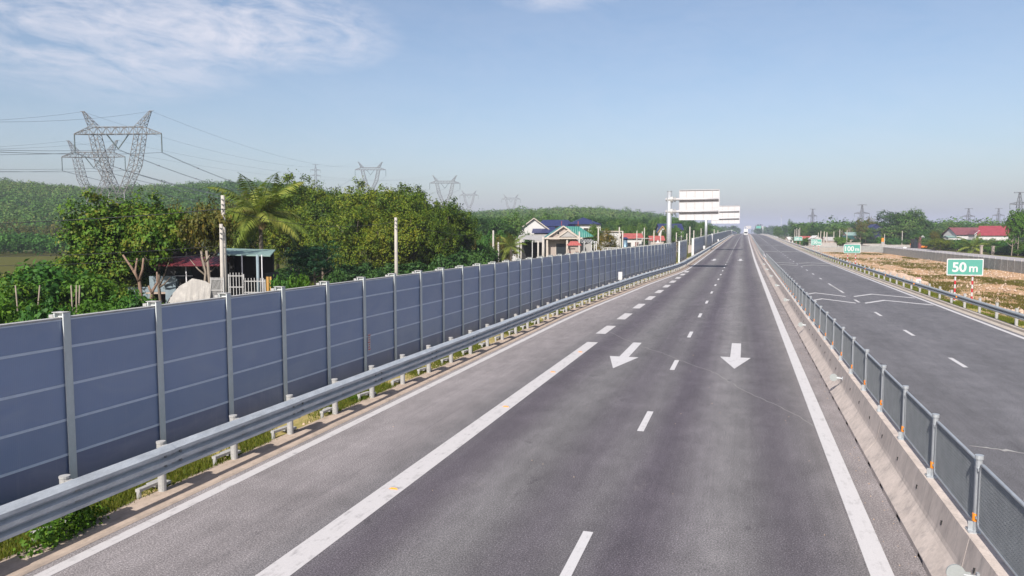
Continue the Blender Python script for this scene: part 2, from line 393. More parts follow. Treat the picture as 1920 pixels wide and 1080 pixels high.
# centre dashes: 2 m long every 7.85 m, solid further on
for k in range(-1, 24):
    y0 = 8.75 + 7.87 * k
    if k >= 0 or True: line(RP, -2.20, -2.05, y0, y0 + 1.95, 'lane_dash', M['paint'], road, step=2)
line(RP, -2.2, -2.05, 196, 800, 'centre_line', M['paint_grey'], road)
def arrow(cx, y_tail, y_tip, hw, sw, lean, mat):
    L = y_tail - y_tip; yh = y_tip + L * .40
    def P(x, y): return RP(cx + x + lean * (y - y_tip) / L, y, PZ)
    mb = MB(); mb.add([P(0, y_tip), P(hw, yh), P(sw, yh), P(sw, y_tail), P(-sw, y_tail), P(-sw, yh), P(-hw, yh)], [(0, 1, 2, 5, 6), (2, 3, 4, 5)])
    return mb.build('lane_arrow', mat, road)
arrow(-.17, 31.2, 25.3, .53, .18, .02, M['paint'])
arrow(-4.02, 30.2, 24.2, .52, .17, 0, M['paint'])
arrow(-.28, 123.5, 116.5, .55, .19, 0, M['paint']); arrow(-4.2, 123, 116, .55, .2, 0, M['paint'])
# orange road studs on the thick line
for yy in (11.55, 18.0, 23.0, 27.2):
    mb = MB(); c = RP(-5.76, yy, .012)
    mb.add([(c[0] - .09, c[1] - .06, c[2] - .008), (c[0] + .09, c[1] - .06, c[2] - .008), (c[0] + .09, c[1] + .06, c[2] - .008), (c[0] - .09, c[1] + .06, c[2] - .008),
            (c[0] - .05, c[1] - .03, c[2] + .012), (c[0] + .05, c[1] - .03, c[2] + .012), (c[0] + .05, c[1] + .03, c[2] + .012), (c[0] - .05, c[1] + .03, c[2] + .012)],
           [(4, 5, 6, 7), (1, 2, 6, 5), (2, 3, 7, 6), (3, 0, 4, 7)], 1)
    mb.quad((c[0] - .09, c[1] - .06, c[2] - .008), (c[0] + .09, c[1] - .06, c[2] - .008), (c[0] + .05, c[1] - .03, c[2] + .012), (c[0] - .05, c[1] - .03, c[2] + .012), 0)
    mb.build('road_stud', [M['orange'], M['galv_post']], road)
# pale squiggle of sealed crack crossing the lanes
cr = [(-5.6, 33), (-4.6, 30.9), (-4.05, 29.7), (-3.3, 28.6), (-2.6, 27.5), (-1.9, 26.2), (-1.1, 24.9), (-.76, 24.3), (-.3, 23.0), (.2, 21.7), (.55, 20.9), (.9, 20.4), (1.4, 19.1), (1.75, 18.0)]
mb = MB(); rnd = random.Random(3); pts = []
for (a, b), (c, d) in zip(cr, cr[1:]):
    for k in range(4): pts.append((a + (c - a) * k / 4 + rnd.uniform(-.05, .05), b + (d - b) * k / 4 + rnd.uniform(-.05, .05)))
w = .006
mb.add([p for q in pts for p in (RP(q[0] - w * .8, q[1] - w, .007), RP(q[0] + w * .8, q[1] + w, .007))], [(2 * i, 2 * i + 1, 2 * i + 3, 2 * i + 2) for i in range(len(pts) - 1)])
mb.build('sealed_crack', M['paint_grey'], road)
# right carriageway markings
line(RP, 11.42, 11.62, -8, 900, 'edge_line', M['paint'], road2)
line(RP, 3.72, 3.90, -8, 900, 'edge_line', M['paint'], road2)
for k in range(0, 30):
    y0 = 19.9 + 7.95 * k
    if k in (5,): line(RP, 7.14, 7.29, y0 - .5, y0 + 8.4, 'lane_dash', M['paint_grey'], road2)
    line(RP, 7.14, 7.29, y0, y0 + 2.0, 'lane_dash', M['paint'], road2, step=2, z=.008)
line(RP, 7.14, 7.29, 260, 800, 'centre_line', M['paint_grey'], road2)
def chevron(y, mat, wide=.28):
    """four bent bars across both lanes, apex pointing along the road"""
    for xa, xb in ((4.05, 6.95), (7.5, 11.3)):
        xm = xa + (xb - xa) * .40
        def P(x, t): return RP(x, y + t, .0065)
        up = 2.5
        mb = MB(); mb.add([P(xa, 0), P(xm, up), P(xb, -.1), P(xb, -.1 + wide * 2), P(xm, up + wide * 2), P(xa, wide * 2)], [(0, 1, 4, 5), (1, 2, 3, 4)])
        mb.build('chevron_marking', mat, road2)
chevron(51.0, M['paint']); chevron(56.0, M['paint'])
for yy, mt in ((103, 'paint_grey'), (110, 'paint_grey'), (160, 'paint_grey'), (163, 'paint_grey'), (215, 'paint_grey'), (218, 'paint_grey')): chevron(yy, M[mt], .45)
# pale scuffs near the fence on the right carriageway
rs = random.Random(11)
for cx, cy, l in ((5.2, 17.4, 1.1), (6.5, 18.6, .8), (5.9, 16.0, .5)):
    mb = MB(); pl = []; n = 14
    for i in range(n):
        t = i / (n - 1); hw = .07 * math.sin(math.pi * t) * rs.uniform(.3, 1.2)
        X, Y = cx + (t - .5) * l, cy + rs.uniform(-.05, .05) - (t - .5) * .3
        pl += [RP(X, Y - hw, .006), RP(X, Y + hw, .006)]
    mb.add(pl, [(2 * i, 2 * i + 2, 2 * i + 3, 2 * i + 1) for i in range(n - 1)]); mb.build('scuff_mark', M['paint_grey'], road2)

# flat, thin dark feathered streaks at the right edge of the right carriageway
rs = random.Random(17); streak_mat = simple('dark_streak', (.05, .047, .055), .8, 0, .2, 6)
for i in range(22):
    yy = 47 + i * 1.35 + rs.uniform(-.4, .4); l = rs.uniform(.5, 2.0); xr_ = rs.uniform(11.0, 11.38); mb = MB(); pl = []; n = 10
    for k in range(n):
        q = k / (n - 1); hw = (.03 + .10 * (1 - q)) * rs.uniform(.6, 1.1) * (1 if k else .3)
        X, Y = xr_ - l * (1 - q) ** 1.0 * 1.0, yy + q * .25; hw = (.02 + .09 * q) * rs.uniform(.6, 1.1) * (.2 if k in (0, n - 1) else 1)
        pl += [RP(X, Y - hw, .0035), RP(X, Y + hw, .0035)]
    mb.add(pl, [(2 * k, 2 * k + 2, 2 * k + 3, 2 * k + 1) for k in range(n - 1)]); mb.build('dark_streak', streak_mat, road2)
# kerb strips
kb = strip(LP, [-9.62, -9.58, -8.98, -8.94], YS, [-.06, .045, .03, .004]).build('kerb', M['kerb'])
tag(kb, 'stained beige concrete kerb strip under the left guard rail', 'kerb', None, 'structure')
kb2 = strip(RP, [11.80, 11.82, 12.12, 12.14, 12.20, 12.22, 12.46, 12.48], YS, [.004, .02, .02, -.03, -.03, .09, .09, -.1]).build('kerb', M['gutter'])
tag(kb2, 'pale concrete gutter and kerb along the right guard rail', 'kerb', None, 'structure')

# ground sheet
def ground_z(X, Y):
    e = zr(Y); xl, xr = -9.6 + T(Y) + sx(Y), 12.4 + sx(Y)
    base = -1.5
    if X < xl: d = xl - X; return base + (e - .05 - base) * max(0, 1 - max(d - 2.2, 0) / 5.0)
    if X > xr: d = X - xr; return base + (e - .05 - base) * max(0, 1 - max(d - .9, 0) / 7.5)
    return e - .05 if (X < xl + .06 or X > xr - .06) else e - .25
def bumpn(X, Y): return .16 * math.sin(X * .9 + 1.3 * math.sin(Y * .31)) * math.sin(Y * .43 + X * .2) + .08 * math.sin(X * 2.3 + Y * 1.7)
gx = [-4000, -1500, -600, -300, -150, -80, -50, -35, -25, -18, -15, -13, -11.8, -11, -10.2, -9.62]
ys = list(np.arange(-40, 140, 3.0)) + list(np.arange(140, 540, 8.0)) + [560, 600, 680, 800, 1000, 1300, 1700, 2300, 3200, 4500, 7000]
gr = [12.42, 12.9, 13.3] + list(np.arange(14, 42, 1.2)) + [44, 48, 52, 60, 80, 120, 200, 400, 800, 1600, 4000]
vs = []; fs = []
for y in ys:
    row = []
    for x in gx: X = x + (T(y) + sx(y)) if x > -30 else x; row.append((X, y, ground_z(X, y)))
    for x in gr:
        X = x + (sx(y) if x < 40 else 0); z = ground_z(X, y)
        if 15.5 < x < 38 and y < 400: z += bumpn(X, y)
        row.append((X, y, z))
    vs += row
nn = len(gx) + len(gr)
fs = [(i * nn + j, i * nn + j + 1, (i + 1) * nn + j + 1, (i + 1) * nn + j) for i in range(len(ys) - 1) for j in range(nn - 1)]
for i, (x, y, z) in enumerate(vs):
    j = i % nn
g = MB().add(vs, fs).build('ground', M['ground'], smooth=True)
tag(g, 'broad open land of rubble, soil and meadow around the motorway', 'ground', None, 'structure')
# under-road bed between the two verges lies below the asphalt: drop it
vg = strip(LP, [-11.6, -10.4, -9.6], list(np.arange(-12, 130, 2.0)), [-.01, .01, .012]).build('verge', M['verge'])
tag(vg, 'narrow verge of soil and grass at the foot of the blue wall', 'verge', None, 'structure')
vg = strip(RP, [12.46, 13.2], list(np.arange(-12, 260, 4.0)), [-.015, -.02]).build('verge', M['verge'])
tag(vg, 'green verge strip behind the right guard rail', 'verge', None, 'structure')

# ------------------------------------------------------------------ noise barrier
PT = 3.19
def hpost_mesh(h=PT):
    mb = MB()
    mb.box((.085, 0, h / 2), (.02, .135, h)); mb.box((-.10, 0, h / 2), (.02, .135, h)); mb.box((-.0075, 0, h / 2), (.163, .014, h))
    mb.box((-.02, 0, h + .008), (.24, .15, .012), mi=1); mb.box((-.19, 0, h - .06), (.09, .10, .05), mi=1)
    mb.box((.02, 0, .02), (.40, .34, .03), mi=1)
    return mb.mesh('post', [M['hpost'], M['galv_post']])
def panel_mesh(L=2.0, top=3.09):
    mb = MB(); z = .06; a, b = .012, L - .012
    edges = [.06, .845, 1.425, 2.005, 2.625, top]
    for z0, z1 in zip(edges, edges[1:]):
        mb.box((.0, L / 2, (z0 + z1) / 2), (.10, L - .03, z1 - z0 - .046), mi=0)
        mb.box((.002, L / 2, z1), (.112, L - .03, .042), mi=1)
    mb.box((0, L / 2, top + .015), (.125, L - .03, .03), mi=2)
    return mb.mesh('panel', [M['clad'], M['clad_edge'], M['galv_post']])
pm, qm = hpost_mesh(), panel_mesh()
def barrier(pts, label, pitch=2.0, pmesh=pm, qmesh=qm, heavy=()):
    root = empty('noise_barrier', pts[0], 0, label, 'noise barrier', 'noise barrier walls')
    ox, oy, oz = pts[0]
    for i, p in enumerate(pts):
        a = pts[min(i, len(pts) - 2)]; b = pts[min(i, len(pts) - 2) + 1]
        ang = math.atan2(b[1] - a[1], b[0] - a[0]) - math.pi / 2
        o = link_mesh('post', pmesh, root, (p[0] - ox, p[1] - oy, p[2] - oz), ang)
        if i < len(pts) - 1:
            q = link_mesh('panel', qmesh, root, (p[0] - ox, p[1] - oy, p[2] - oz), ang)
            d = math.dist(a[:2], b[:2]); q.scale = (1, d / pitch, 1); q.rotation_euler = (math.atan2(b[2] - a[2], d), 0, ang)
    return root
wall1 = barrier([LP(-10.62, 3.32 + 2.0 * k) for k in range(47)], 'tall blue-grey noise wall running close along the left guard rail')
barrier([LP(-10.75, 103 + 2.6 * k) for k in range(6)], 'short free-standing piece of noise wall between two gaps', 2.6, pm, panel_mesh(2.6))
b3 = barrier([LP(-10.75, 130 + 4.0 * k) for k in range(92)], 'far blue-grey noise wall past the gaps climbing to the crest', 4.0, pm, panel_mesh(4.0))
mb = MB(); c = LP(-10.68, 130)
mb.box((c[0] + .05, c[1] - .15, c[2] + 1.6), (.35, .22, 3.25)); mb.build('end_post', M['white'], b3, world=True)
c = LP(-10.68, 206); mb = MB(); mb.box((c[0] + .05, c[1], c[2] + 1.65), (.35, .3, 3.3)); mb.build('end_post', M['white'], b3, world=True)
c = LP(-10.68, 494); mb = MB(); mb.box((c[0] + .05, c[1], c[2] + 1.65), (.4, .6, 3.5)); mb.build('end_post', M['white'], b3, world=True)
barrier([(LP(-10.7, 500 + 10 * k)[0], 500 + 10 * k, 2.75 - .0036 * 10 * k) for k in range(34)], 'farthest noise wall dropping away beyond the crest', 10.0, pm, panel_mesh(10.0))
# small worn vertical sticker on one panel
c = LP(-10.56, 19.6); mb = MB(); mb.box((c[0] + .003, c[1], 1.24), (.004, .17, .50), mi=0)
for i in range(7): mb.box((c[0] + .006, c[1] + .01 * (-1) ** i, 1.03 + i * .07), (.003, .13 - .03 * (i % 3), .028), mi=1)
mb.build('sticker', [M['white_metal'], M['redmark']], wall1, world=True)

# ------------------------------------------------------------------ guard rails
def rail_profile(kind):
    if kind == 'thrie':   # three-beam, 0.46 m high
        hh = [0, .05, .075, .125, .15, .20, .225, .275, .30, .35, .375, .425, .46]
        dd = [.03, .085, .085, .0, .0, .085, .085, .0, .0, .085, .085, .03, .0]
        hh = [0, .03, .08, .115, .14, .175, .24, .275, .30, .335, .39, .475]
        dd = [.02, .09, .095, .0, .0, .09, .095, .0, .0, .09, .095, .01]
    else:
        hh = [0, .03, .07, .11, .14, .17, .20, .24, .28, .31]
        dd = [.012, .06, .09, .08, .0, .0, .08, .09, .06, .012]
    return hh, dd
def rail_section(fn, X, y0, y1, zb, kind, side, step):
    hh, dd = rail_profile(kind); ys = [y0] + list(np.arange(y0 + step, y1 - .01, step)) + [y1]; n = len(hh); vs = []
    for i, y in enumerate(ys):
        t = (y - y0) / (y1 - y0); o = .02 * t
        for h, d in zip(hh, dd): vs.append(fn(X + side * (d + o), y, zb + h))
        for h, d in zip(hh[::-1], dd[::-1]): vs.append(fn(X + side * (d + o - .006), y, zb + h))
    m = 2 * n; fs = [(i * m + j, i * m + (j + 1) % m, (i + 1) * m + (j + 1) % m, (i + 1) * m + j) for i in range(len(ys) - 1) for j in range(m)]
    fs += [tuple(range(m)), tuple((len(ys) - 1) * m + j for j in range(m))]
    return vs, fs
gl = empty('guard_rail', LP(-9.3, 0), 0, 'thick three-beam steel guard rail in front of the blue noise wall', 'guard rail')
ysec = [-1.3 + 3.76 * k for k in range(90)]
for i, (a, b) in enumerate(zip(ysec, ysec[1:])):
    mb = MB(); mb.add(*rail_section(LP, -9.28, a - .14, b + .14, .43, 'thrie', 1, 1.0 if a < 110 else 2)); mb.build('rail', M['galv_rail'], gl, world=True, smooth=False, fix=True)
mb = MB(); mb.add(*rail_section(LP, -9.28, ysec[-1], 700, .43, 'thrie', 1, 8)); mb.build('rail', M['galv_rail'], gl, world=True, fix=True)
mb = MB(); mb.cyl((0, 0, -.3), .07, 1.21, 14); mb.cyl((0, 0, .885), .077, .03, 14); lpost = mb.mesh('post', M['galv_post'], fix=True)
mb = MB(); mb.box((.15, 0, .66), (.17, .09, .40)); spc = mb.mesh('spacer', M['galv_post'], fix=True)
mb = MB(); mb.box((-.12, -.20, .17), (.09, .46, .05)); mb.cyl((-.12, -.40, -.2), .038, .40, 10); mb.box((-.22, .16, .10), (.30, .26, .05)); stb = mb.mesh('anchor_bracket', M['galv_post'], fix=True)
for k in range(100):
    y = 6.35 + 1.9 * k - 3.8; p = LP(-9.5, y); q = tuple(np.array(p) - np.array(gl.location))
    link_mesh('post', lpost, gl, q); link_mesh('spacer', spc, gl, q)
    if k < 60: link_mesh('anchor_bracket', stb, gl, q, random.uniform(-.15, .15))
mb = MB()
for k in range(100, 260): p = LP(-9.5, 2.55 + 1.9 * k); mb.box((p[0], p[1], p[2] + .42), (.14, .14, 1.0))
o = mb.build('far_posts', M['galv_post'], gl, world=True); tag(o, kind='stuff')
mb = MB()
for k in range(-1, 60):
    for dy in (0, .35):
        for hz in (.557, .717): 
            p = LP(-9.265, ysec[0] + 3.76 * k + dy, hz); mb.tube([p, (p[0] + .03, p[1], p[2])], .024, 6)
o = mb.build('bolts', M['galv_dark'], gl, world=True, fix=True); tag(o, kind='stuff')

gr_ = empty('guard_rail', RP(12.6, 0), 0, 'lower two-beam steel guard rail along the rubble field on the right', 'guard rail')
ysec = [22 + 4.35 * k for k in range(70)]
for a, b in zip(ysec, ysec[1:]):
    mb = MB(); mb.add(*rail_section(RP, 12.42, a - .14, b + .14, .45, 'w', -1, 2)); mb.build('rail', M['galv_rail_b'], gr_, world=True, fix=True)
mb = MB(); mb.add(*rail_section(RP, 12.42, ysec[-1], 700, .45, 'w', -1, 8)); mb.build('rail', M['galv_rail_b'], gr_, world=True, fix=True)
mb = MB(); mb.cyl((0, 0, -.4), .075, 1.27, 12); mb.tube([(-.05, 0, .6), (-.19, 0, .6)], .05, 8); mb.cyl((0, 0, .86), .08, .02, 12); rpost = mb.mesh('post', M['galv_post'], fix=True)
mb = MB(); mb.box((0, 0, 0), (.02, .09, .09)); mb.box((.02, 0, 0), (.03, .03, .03)); orf = mb.mesh('reflector', M['orange'])
for k in range(100):
    y = 23.4 + 2.9 * k; p = RP(12.6, y); q = np.array(p) - np.array(gr_.location); link_mesh('post', rpost, gr_, tuple(q))
    if k % 4 == 1: link_mesh('reflector', orf, gr_, (q[0] - .28, q[1] + .6, q[2] + .64), R(80))
mb = MB()
for k in range(100, 220): p = RP(12.6, 23.4 + 2.9 * k); mb.box((p[0], p[1], p[2] + .4), (.14, .14, .95))
tag(mb.build('far_posts', M['galv_post'], gr_, world=True), kind='stuff')

# ------------------------------------------------------------------ median barrier + mesh fence
cb = empty('concrete_barrier', RP(2.85, 0), 0, 'long pale concrete median barrier between the two carriageways', 'median barrier')
prof = [(2.42, 0), (2.42, .09), (2.60, .32), (2.632, .37), (2.65, .43), (2.715, .80), (2.985, .80), (3.05, .43), (3.068, .37), (3.10, .32), (3.28, .09), (3.28, 0)]
mb = MB(); st = []
y = -8.0
while y < 130:
    st += [(y, 0, 0), (y + .002, 0, 1), (y + .014, 0, 1), (y + .016, 0, 0)]
    for s0 in (.9, 2.4, 3.9, 5.2): st += [(y + s0, 0, 0), (y + s0 + .02, 1, 0), (y + s0 + .30, 1, 0), (y + s0 + .32, 0, 0)]
    y += 6.0
while y < 900: st.append((y, 0, 0)); y += 12
n = len(prof); vs = []
for (yy, notch, joint) in st:
    for i, (x, z) in enumerate(prof):
        if notch and i in (0, 11): z = .075
        if notch and i in (1, 10): z = .095
        if joint: x = 2.85 + (x - 2.85) * .97
        vs.append(RP(x, yy, z))
mb.add(vs, [(i * n + j, i * n + j + 1, (i + 1) * n + j + 1, (i + 1) * n + j) for i in range(len(st) - 1) for j in range(n - 1)])
mb.add(vs[:n], [tuple(range(n))]); mb.build('barrier_body', M['concrete'], cb, world=True, fix=True)
for yy in [9.45, 21.6, 33.7, 45.8, 58, 70, 82, 94]:
    mb = MB(); mb.tube([RP(2.66, yy, .55), RP(2.52, yy, .56)], .018, 8, 0); mb.box(RP(2.665, yy, .55), (.03, .06, .10), 0, 0)
    c = RP(2.44, yy, .57)
    mb.tube([(c[0], c[1] - .012, c[2]), (c[0], c[1] + .012, c[2])], .10, 20, 1); mb.box((c[0] + .10, c[1], c[2] - .01), (.10, .02, .07), 0, 1)
    mb.build('reflector_disc', [M['galv'], M['disc']], cb, world=True, fix=True)
for k in range(30):   # lifting holes cast in the upper face
    yy = 8.1 + 1.5 * k; mb = MB(); c = RP(2.668, yy, .56); mb.box(c, (.02, .022, .06)); mb.build('cast_hole', M['black'], cb, world=True)

def mesh_panel(L):
    """tubular frame filled with expanded metal"""
    fr = MB(); z0, z1, r = .10, .885, .06; a, b = .10, L - .10
    pts = []
    for cx, cz, s in ((a + r, z0 + r, 180), (b - r, z0 + r, 270), (b - r, z1 - r, 0), (a + r, z1 - r, 90)):
        for k in range(4):
            t = R(s + 30 * k); pts.append((0, cx + r * math.cos(t), cz + r * math.sin(t)))
    pts.append(pts[0]); fr.tube(pts, .021, 8, cap=False)
    frame = fr.mesh('frame', M['galv'], True, fix=True)
    ms = MB(); cw, ch = .095, .046; nz = int((z1 - z0 - .04) / ch); ny = int((b - a - .04) / cw)
    for i in range(nz):
        zz = z0 + .02 + (i + .5) * ch
        for s in (1, -1):
            vs = []
            for j in range(2 * ny + 1):
                up = (1 if j % 2 == 0 else -1) * s * ch * .5
                yy = a + .02 + j * cw / 2
                vs += [(-.012, yy, zz + up * .8 - .0092), (.012, yy, zz + up * .8 + .0092)]
            ms.add(vs, [(2 * j, 2 * j + 2, 2 * j + 3, 2 * j + 1) for j in range(2 * ny)])
    for zz in (.30, .5, .70): ms.beam((.012, a, zz), (.012, b, zz), .008, .012)
    return frame, ms.mesh('mesh_panel', M['galv_dark'])
FR, MS = mesh_panel(2.16)
mb = MB(); mb.cyl((0, 0, 0), .038, .93, 12); mb.cyl((0, 0, .92), .05, .05, 12); mb.box((0, 0, .008), (.20, .17, .016)); mb.box((-.055, 0, .07), (.07, .012, .12)); mb.box((.02, 0, .80), (.10, .16, .03)); mb.box((.02, 0, .2), (.10, .16, .03))
fpost = mb.mesh('post', M['galv'], fix=True)
mb = MB(); mb.tube([(0, 0, .14), (0, 0, .235)], .047, 12); tape = mb.mesh('reflective_tape', M['orange'], fix=True)
def mesh_fence(x, ya, n, label, pitch=2.16):
    root = empty('mesh_fence', RP(x, ya, .80), 0, label, 'fence', 'anti-glare fences on the median')
    o0 = np.array(root.location)
    for k in range(n):
        p = np.array(RP(x, ya + pitch * k, .80)) - o0
        q = np.array(RP(x, ya + pitch * (k + 1), .80)) - o0
        ang = math.atan2(q[1] - p[1], q[0] - p[0]) - math.pi / 2
        po = link_mesh('post', fpost, root, tuple(p)); link_mesh('reflective_tape', tape, po)
        if k < n - 1:
            m = link_mesh('mesh_panel', MS, root, tuple(p), ang); link_mesh('frame', FR, m)
    return root
mesh_fence(2.84, 5.91, 43, 'near run of grey steel mesh fence on top of the concrete median barrier')
mesh_fence(2.66, 101.5, 86, 'far run of grey mesh fence on the median beyond the step in the barrier')

# ------------------------------------------------------------------ signs
def text_mesh(body, size, mat, depth=.004, bold=.0):
    cu = bpy.data.curves.new('lettering', 'FONT'); cu.body = body; cu.size = size; cu.extrude = depth; cu.offset = bold; cu.align_x = 'LEFT'
    ob = bpy.data.objects.new('lettering', cu); COL.objects.link(ob); bpy.context.view_layer.update()
    me = bpy.data.meshes.new_from_object(ob.evaluated_get(bpy.context.evaluated_depsgraph_get()))
    bpy.data.objects.remove(ob); me.materials.clear(); me.materials.append(mat); me.name = 'lettering'
    me.transform(Matrix.Rotation(math.pi / 2, 4, 'X')); return me
def rounded_plate(w, h, r, y, t, mb, mi):
    pl = []
    for cx, cz, s in ((w / 2 - r, h / 2 - r, 0), (-w / 2 + r, h / 2 - r, 90), (-w / 2 + r, -h / 2 + r, 180), (w / 2 - r, -h / 2 + r, 270)):
        for k in range(5): a = R(s + 22.5 * k); pl.append((cx + r * math.cos(a), cz + r * math.sin(a)))
    mb.prism(pl, lambda u, v: (u, y, v), lambda u, v: (u, y + t, v), mi)
def dist_sign(num, px, d, label, ptop, pbot, w=2.12):
    X, Y = at(px, d); zt, zb = zat(ptop, d), zat(pbot, d); gz = ground_z(X, Y)
    root = empty('distance_sign', (X, Y, gz), R(4), label, 'road sign', 'distance marker signs')
    h = zt - zb; zc = (zt + zb) / 2 - gz
    mb = MB(); rounded_plate(w, h, .07, 0, .03, mb, 0); pn = mb.build('panel', [M['white']], root, fix=True); pn.location = (0, 0, zc)
    mb = MB(); rounded_plate(w - .12, h - .12, .05, -.004, .003, mb, 0); link_mesh('sign_face', mb.mesh('sign_face', M['sign_green'], fix=True), pn)
    mb = MB(); mb.box((0, .05, .25), (w - .2, .05, .07)); mb.box((0, .05, -.25), (w - .2, .05, .07)); link_mesh('bracket', mb.mesh('bracket', M['galv']), pn)
    me = text_mesh(num, .78 * h, M['white'], .003, .022); xs = [v.co.x for v in me.vertices]; wn = max(xs) - min(xs)
    me2 = text_mesh('m', .66 * h, M['white'], .003, .016); xm = [v.co.x for v in me2.vertices]; wm = max(xm) - min(xm)
    sc = min(1, (w - .35) / (wn + wm + .16)); gap = .16 * sc
    x0 = -(wn * sc + wm * sc + gap) / 2
    a = link_mesh('lettering', me, pn, (x0 - min(xs) * sc, -.008, -.27 * h)); a.scale = (sc, 1, 1.0)
    b = link_mesh('lettering', me2, pn, (x0 + wn * sc + gap - min(xm) * sc, -.008, -.27 * h)); b.scale = (sc, 1, 1)
    for s in (-.5, .5):
        mb = MB(); mb.cyl((s, .11, -.3), .055, zt - gz + .2, 12); mb.build('post', M['redwhite'], root, smooth=False, fix=True)
    return root
dist_sign('50', 1810, 47.5, 'green 50 m sign, nearest of the four, on two red and white posts', 485, 516.5)
dist_sign('100', 1597, 101, 'green 100 m sign standing in the rubble field', 458, 474.5)
dist_sign('150', 1529.5, 155, 'green 150 m sign near the cross fence', 448.3, 459.3)
dist_sign('200', 1495.5, 203, 'green 200 m sign, smallest and farthest of the four', 443.6, 451.2)

def gantry(px, Y, x0, x1, zt, zb, label, poletop, poleX, facing_cam=False, seg=4):
    pz = ground_z(poleX - .3, Y); root = empty('gantry_sign', (poleX, Y, pz), 0, label, 'road sign', 'cantilever signs over the road')
    r = .29
    mb = MB(); mb.cyl((0, 0, 0), r, poletop - pz, 20); mb.cyl((0, 0, poletop - pz), r + .02, .05, 20); mb.build('pole', M['galv'], root, True, fix=True)
    fl = MB(); s = 1 if x1 > poleX else -1
    for f in (.31, .72):
        z = zt - (zt - zb) * f - pz
        a = MB(); a.tube([(-.45 * s, 0, z), (x1 - poleX - .08 * s, 0, z + .02)], [.15, .12], 14); a.build('arm', M['white_metal'], root, True, fix=True)
        fl.tube([(.55 * s, 0, z), (.61 * s, 0, z)], .30, 12); fl.tube([(.67 * s, 0, z), (.73 * s, 0, z)], .30, 12)
        fl.tube([(-.34 * s, 0, z), (-.30 * s, 0, z)], .24, 12); fl.tube([(-.12 * s, 0, z - .0), (.42 * s, 0, z)], .36, 8)
    fl.build('flange', M['galv_post'], root, fix=True)
    w = x1 - x0; h = zt - zb; xc = (x0 + x1) / 2 - poleX; zc = (zt + zb) / 2 - pz; yb = -.16 if facing_cam else .16
    mb = MB(); yf = .24 * (-1 if facing_cam else 1)
    mb.box((xc, yf, zc), (abs(w), .03, h)); pn = mb.build('panel', M['white_metal'], root)
    if facing_cam:
        mb = MB(); mb.box((xc, yf - .02, zc), (abs(w) - .15, .006, h - .15)); mb.build('sign_face', M['sign_green'], root)
    else:
        mb = MB()
        for zz in (-h / 2, h / 2): mb.box((xc, yf - .07, zc + zz), (abs(w) + .04, .12, .06))
        for xx in (-w / 2, w / 2): mb.box((xc + xx, yf - .07, zc), (.05, .12, h))
        mb.build('frame', M['white_metal'], root)
        for k in range(seg):
            mb = MB(); mb.box((xc - w / 2 + w * (k + .8) / (seg + .6), yf - .05, zc), (.06, .08, h - .1)); mb.build('rib', M['galv_post'], root)
        mb = MB()
        for zz in (-.3, -.1, .1, .3): mb.box((xc, yf - .021, zc + zz * h), (w - .1, .01, .012))
        mb.build('seam', M['galv'], root)
    return root
gantry(1258, 90, -7.28, -2.72, 9.5, 6.0, 'large white sign back on a thick steel pole, nearer of two over the road', 9.35, -8.42)
gantry(1328, 165, -6.55, -.75, 10.2, 6.45, 'second white sign back partly behind the nearer one', 9.9, -7.6)
gantry(1400, 800, 3.0, 8.0, 11.3, 8.3, 'tiny far white sign back above the truck', 11.3, 1.6)
gantry(1428, 600, 13.2, 9.6, 9.6, 7.6, 'far green overhead sign on a pole right of the road', 10, 14.6, True)

def marker(X, Y, z, w, h, label, red=False):
    gz = ground_z(X, Y) if X > 0 else zr(Y); root = empty('marker_post', (X, Y, gz), 0, label, 'marker post', 'white kilometre marker plates')
    mb = MB(); mb.cyl((0, .03, -.2), .05, z - gz + .2, 10); mb.build('post', M['white'], root, True, fix=True)
    mb = MB(); mb.box((0, 0, z - gz + h / 2 - .1), (w, .03, h)); pn = mb.build('plate', M['white'], root)
    mb = MB()
    if red: mb.box((0, -.018, z - gz + h - .15), (w, .005, .06), mi=0)
    for k in range(3 if red else 0): mb.box((.01 * (k - 1), -.018, z - gz + h - .30 - k * .13), (w * .55, .004, .035), mi=1)
    if red: mb.build('lettering', [M['redmark'], M['galv_dark']], pn)
X, Y = LP(-9.75, 57)[:2]; marker(X, Y, .95, .30, .62, 'white marker plate above the left guard rail against the blue wall')
X, Y = at(1724, 60); marker(X, Y, .35, .36, .60, 'white marker plate with red top edge behind the right guard rail', True)
X, Y = at(1510.5, 165); marker(X, Y, .1, .45, .9, 'small plain white post behind the right rail by the 150 m sign')
X, Y = at(1466.5, 270); marker(X, Y, 1.0, .5, .9, 'faint white post by the right rail near the crest')
for yy, lb in ((150, 'small white post above the rail at the far wall'), (230, 'tiny white post at the rail far up the wall')):
    X, Y = LP(-9.8, yy)[:2]; marker(X, Y, zr(yy) + .95, .4, .6, lb)

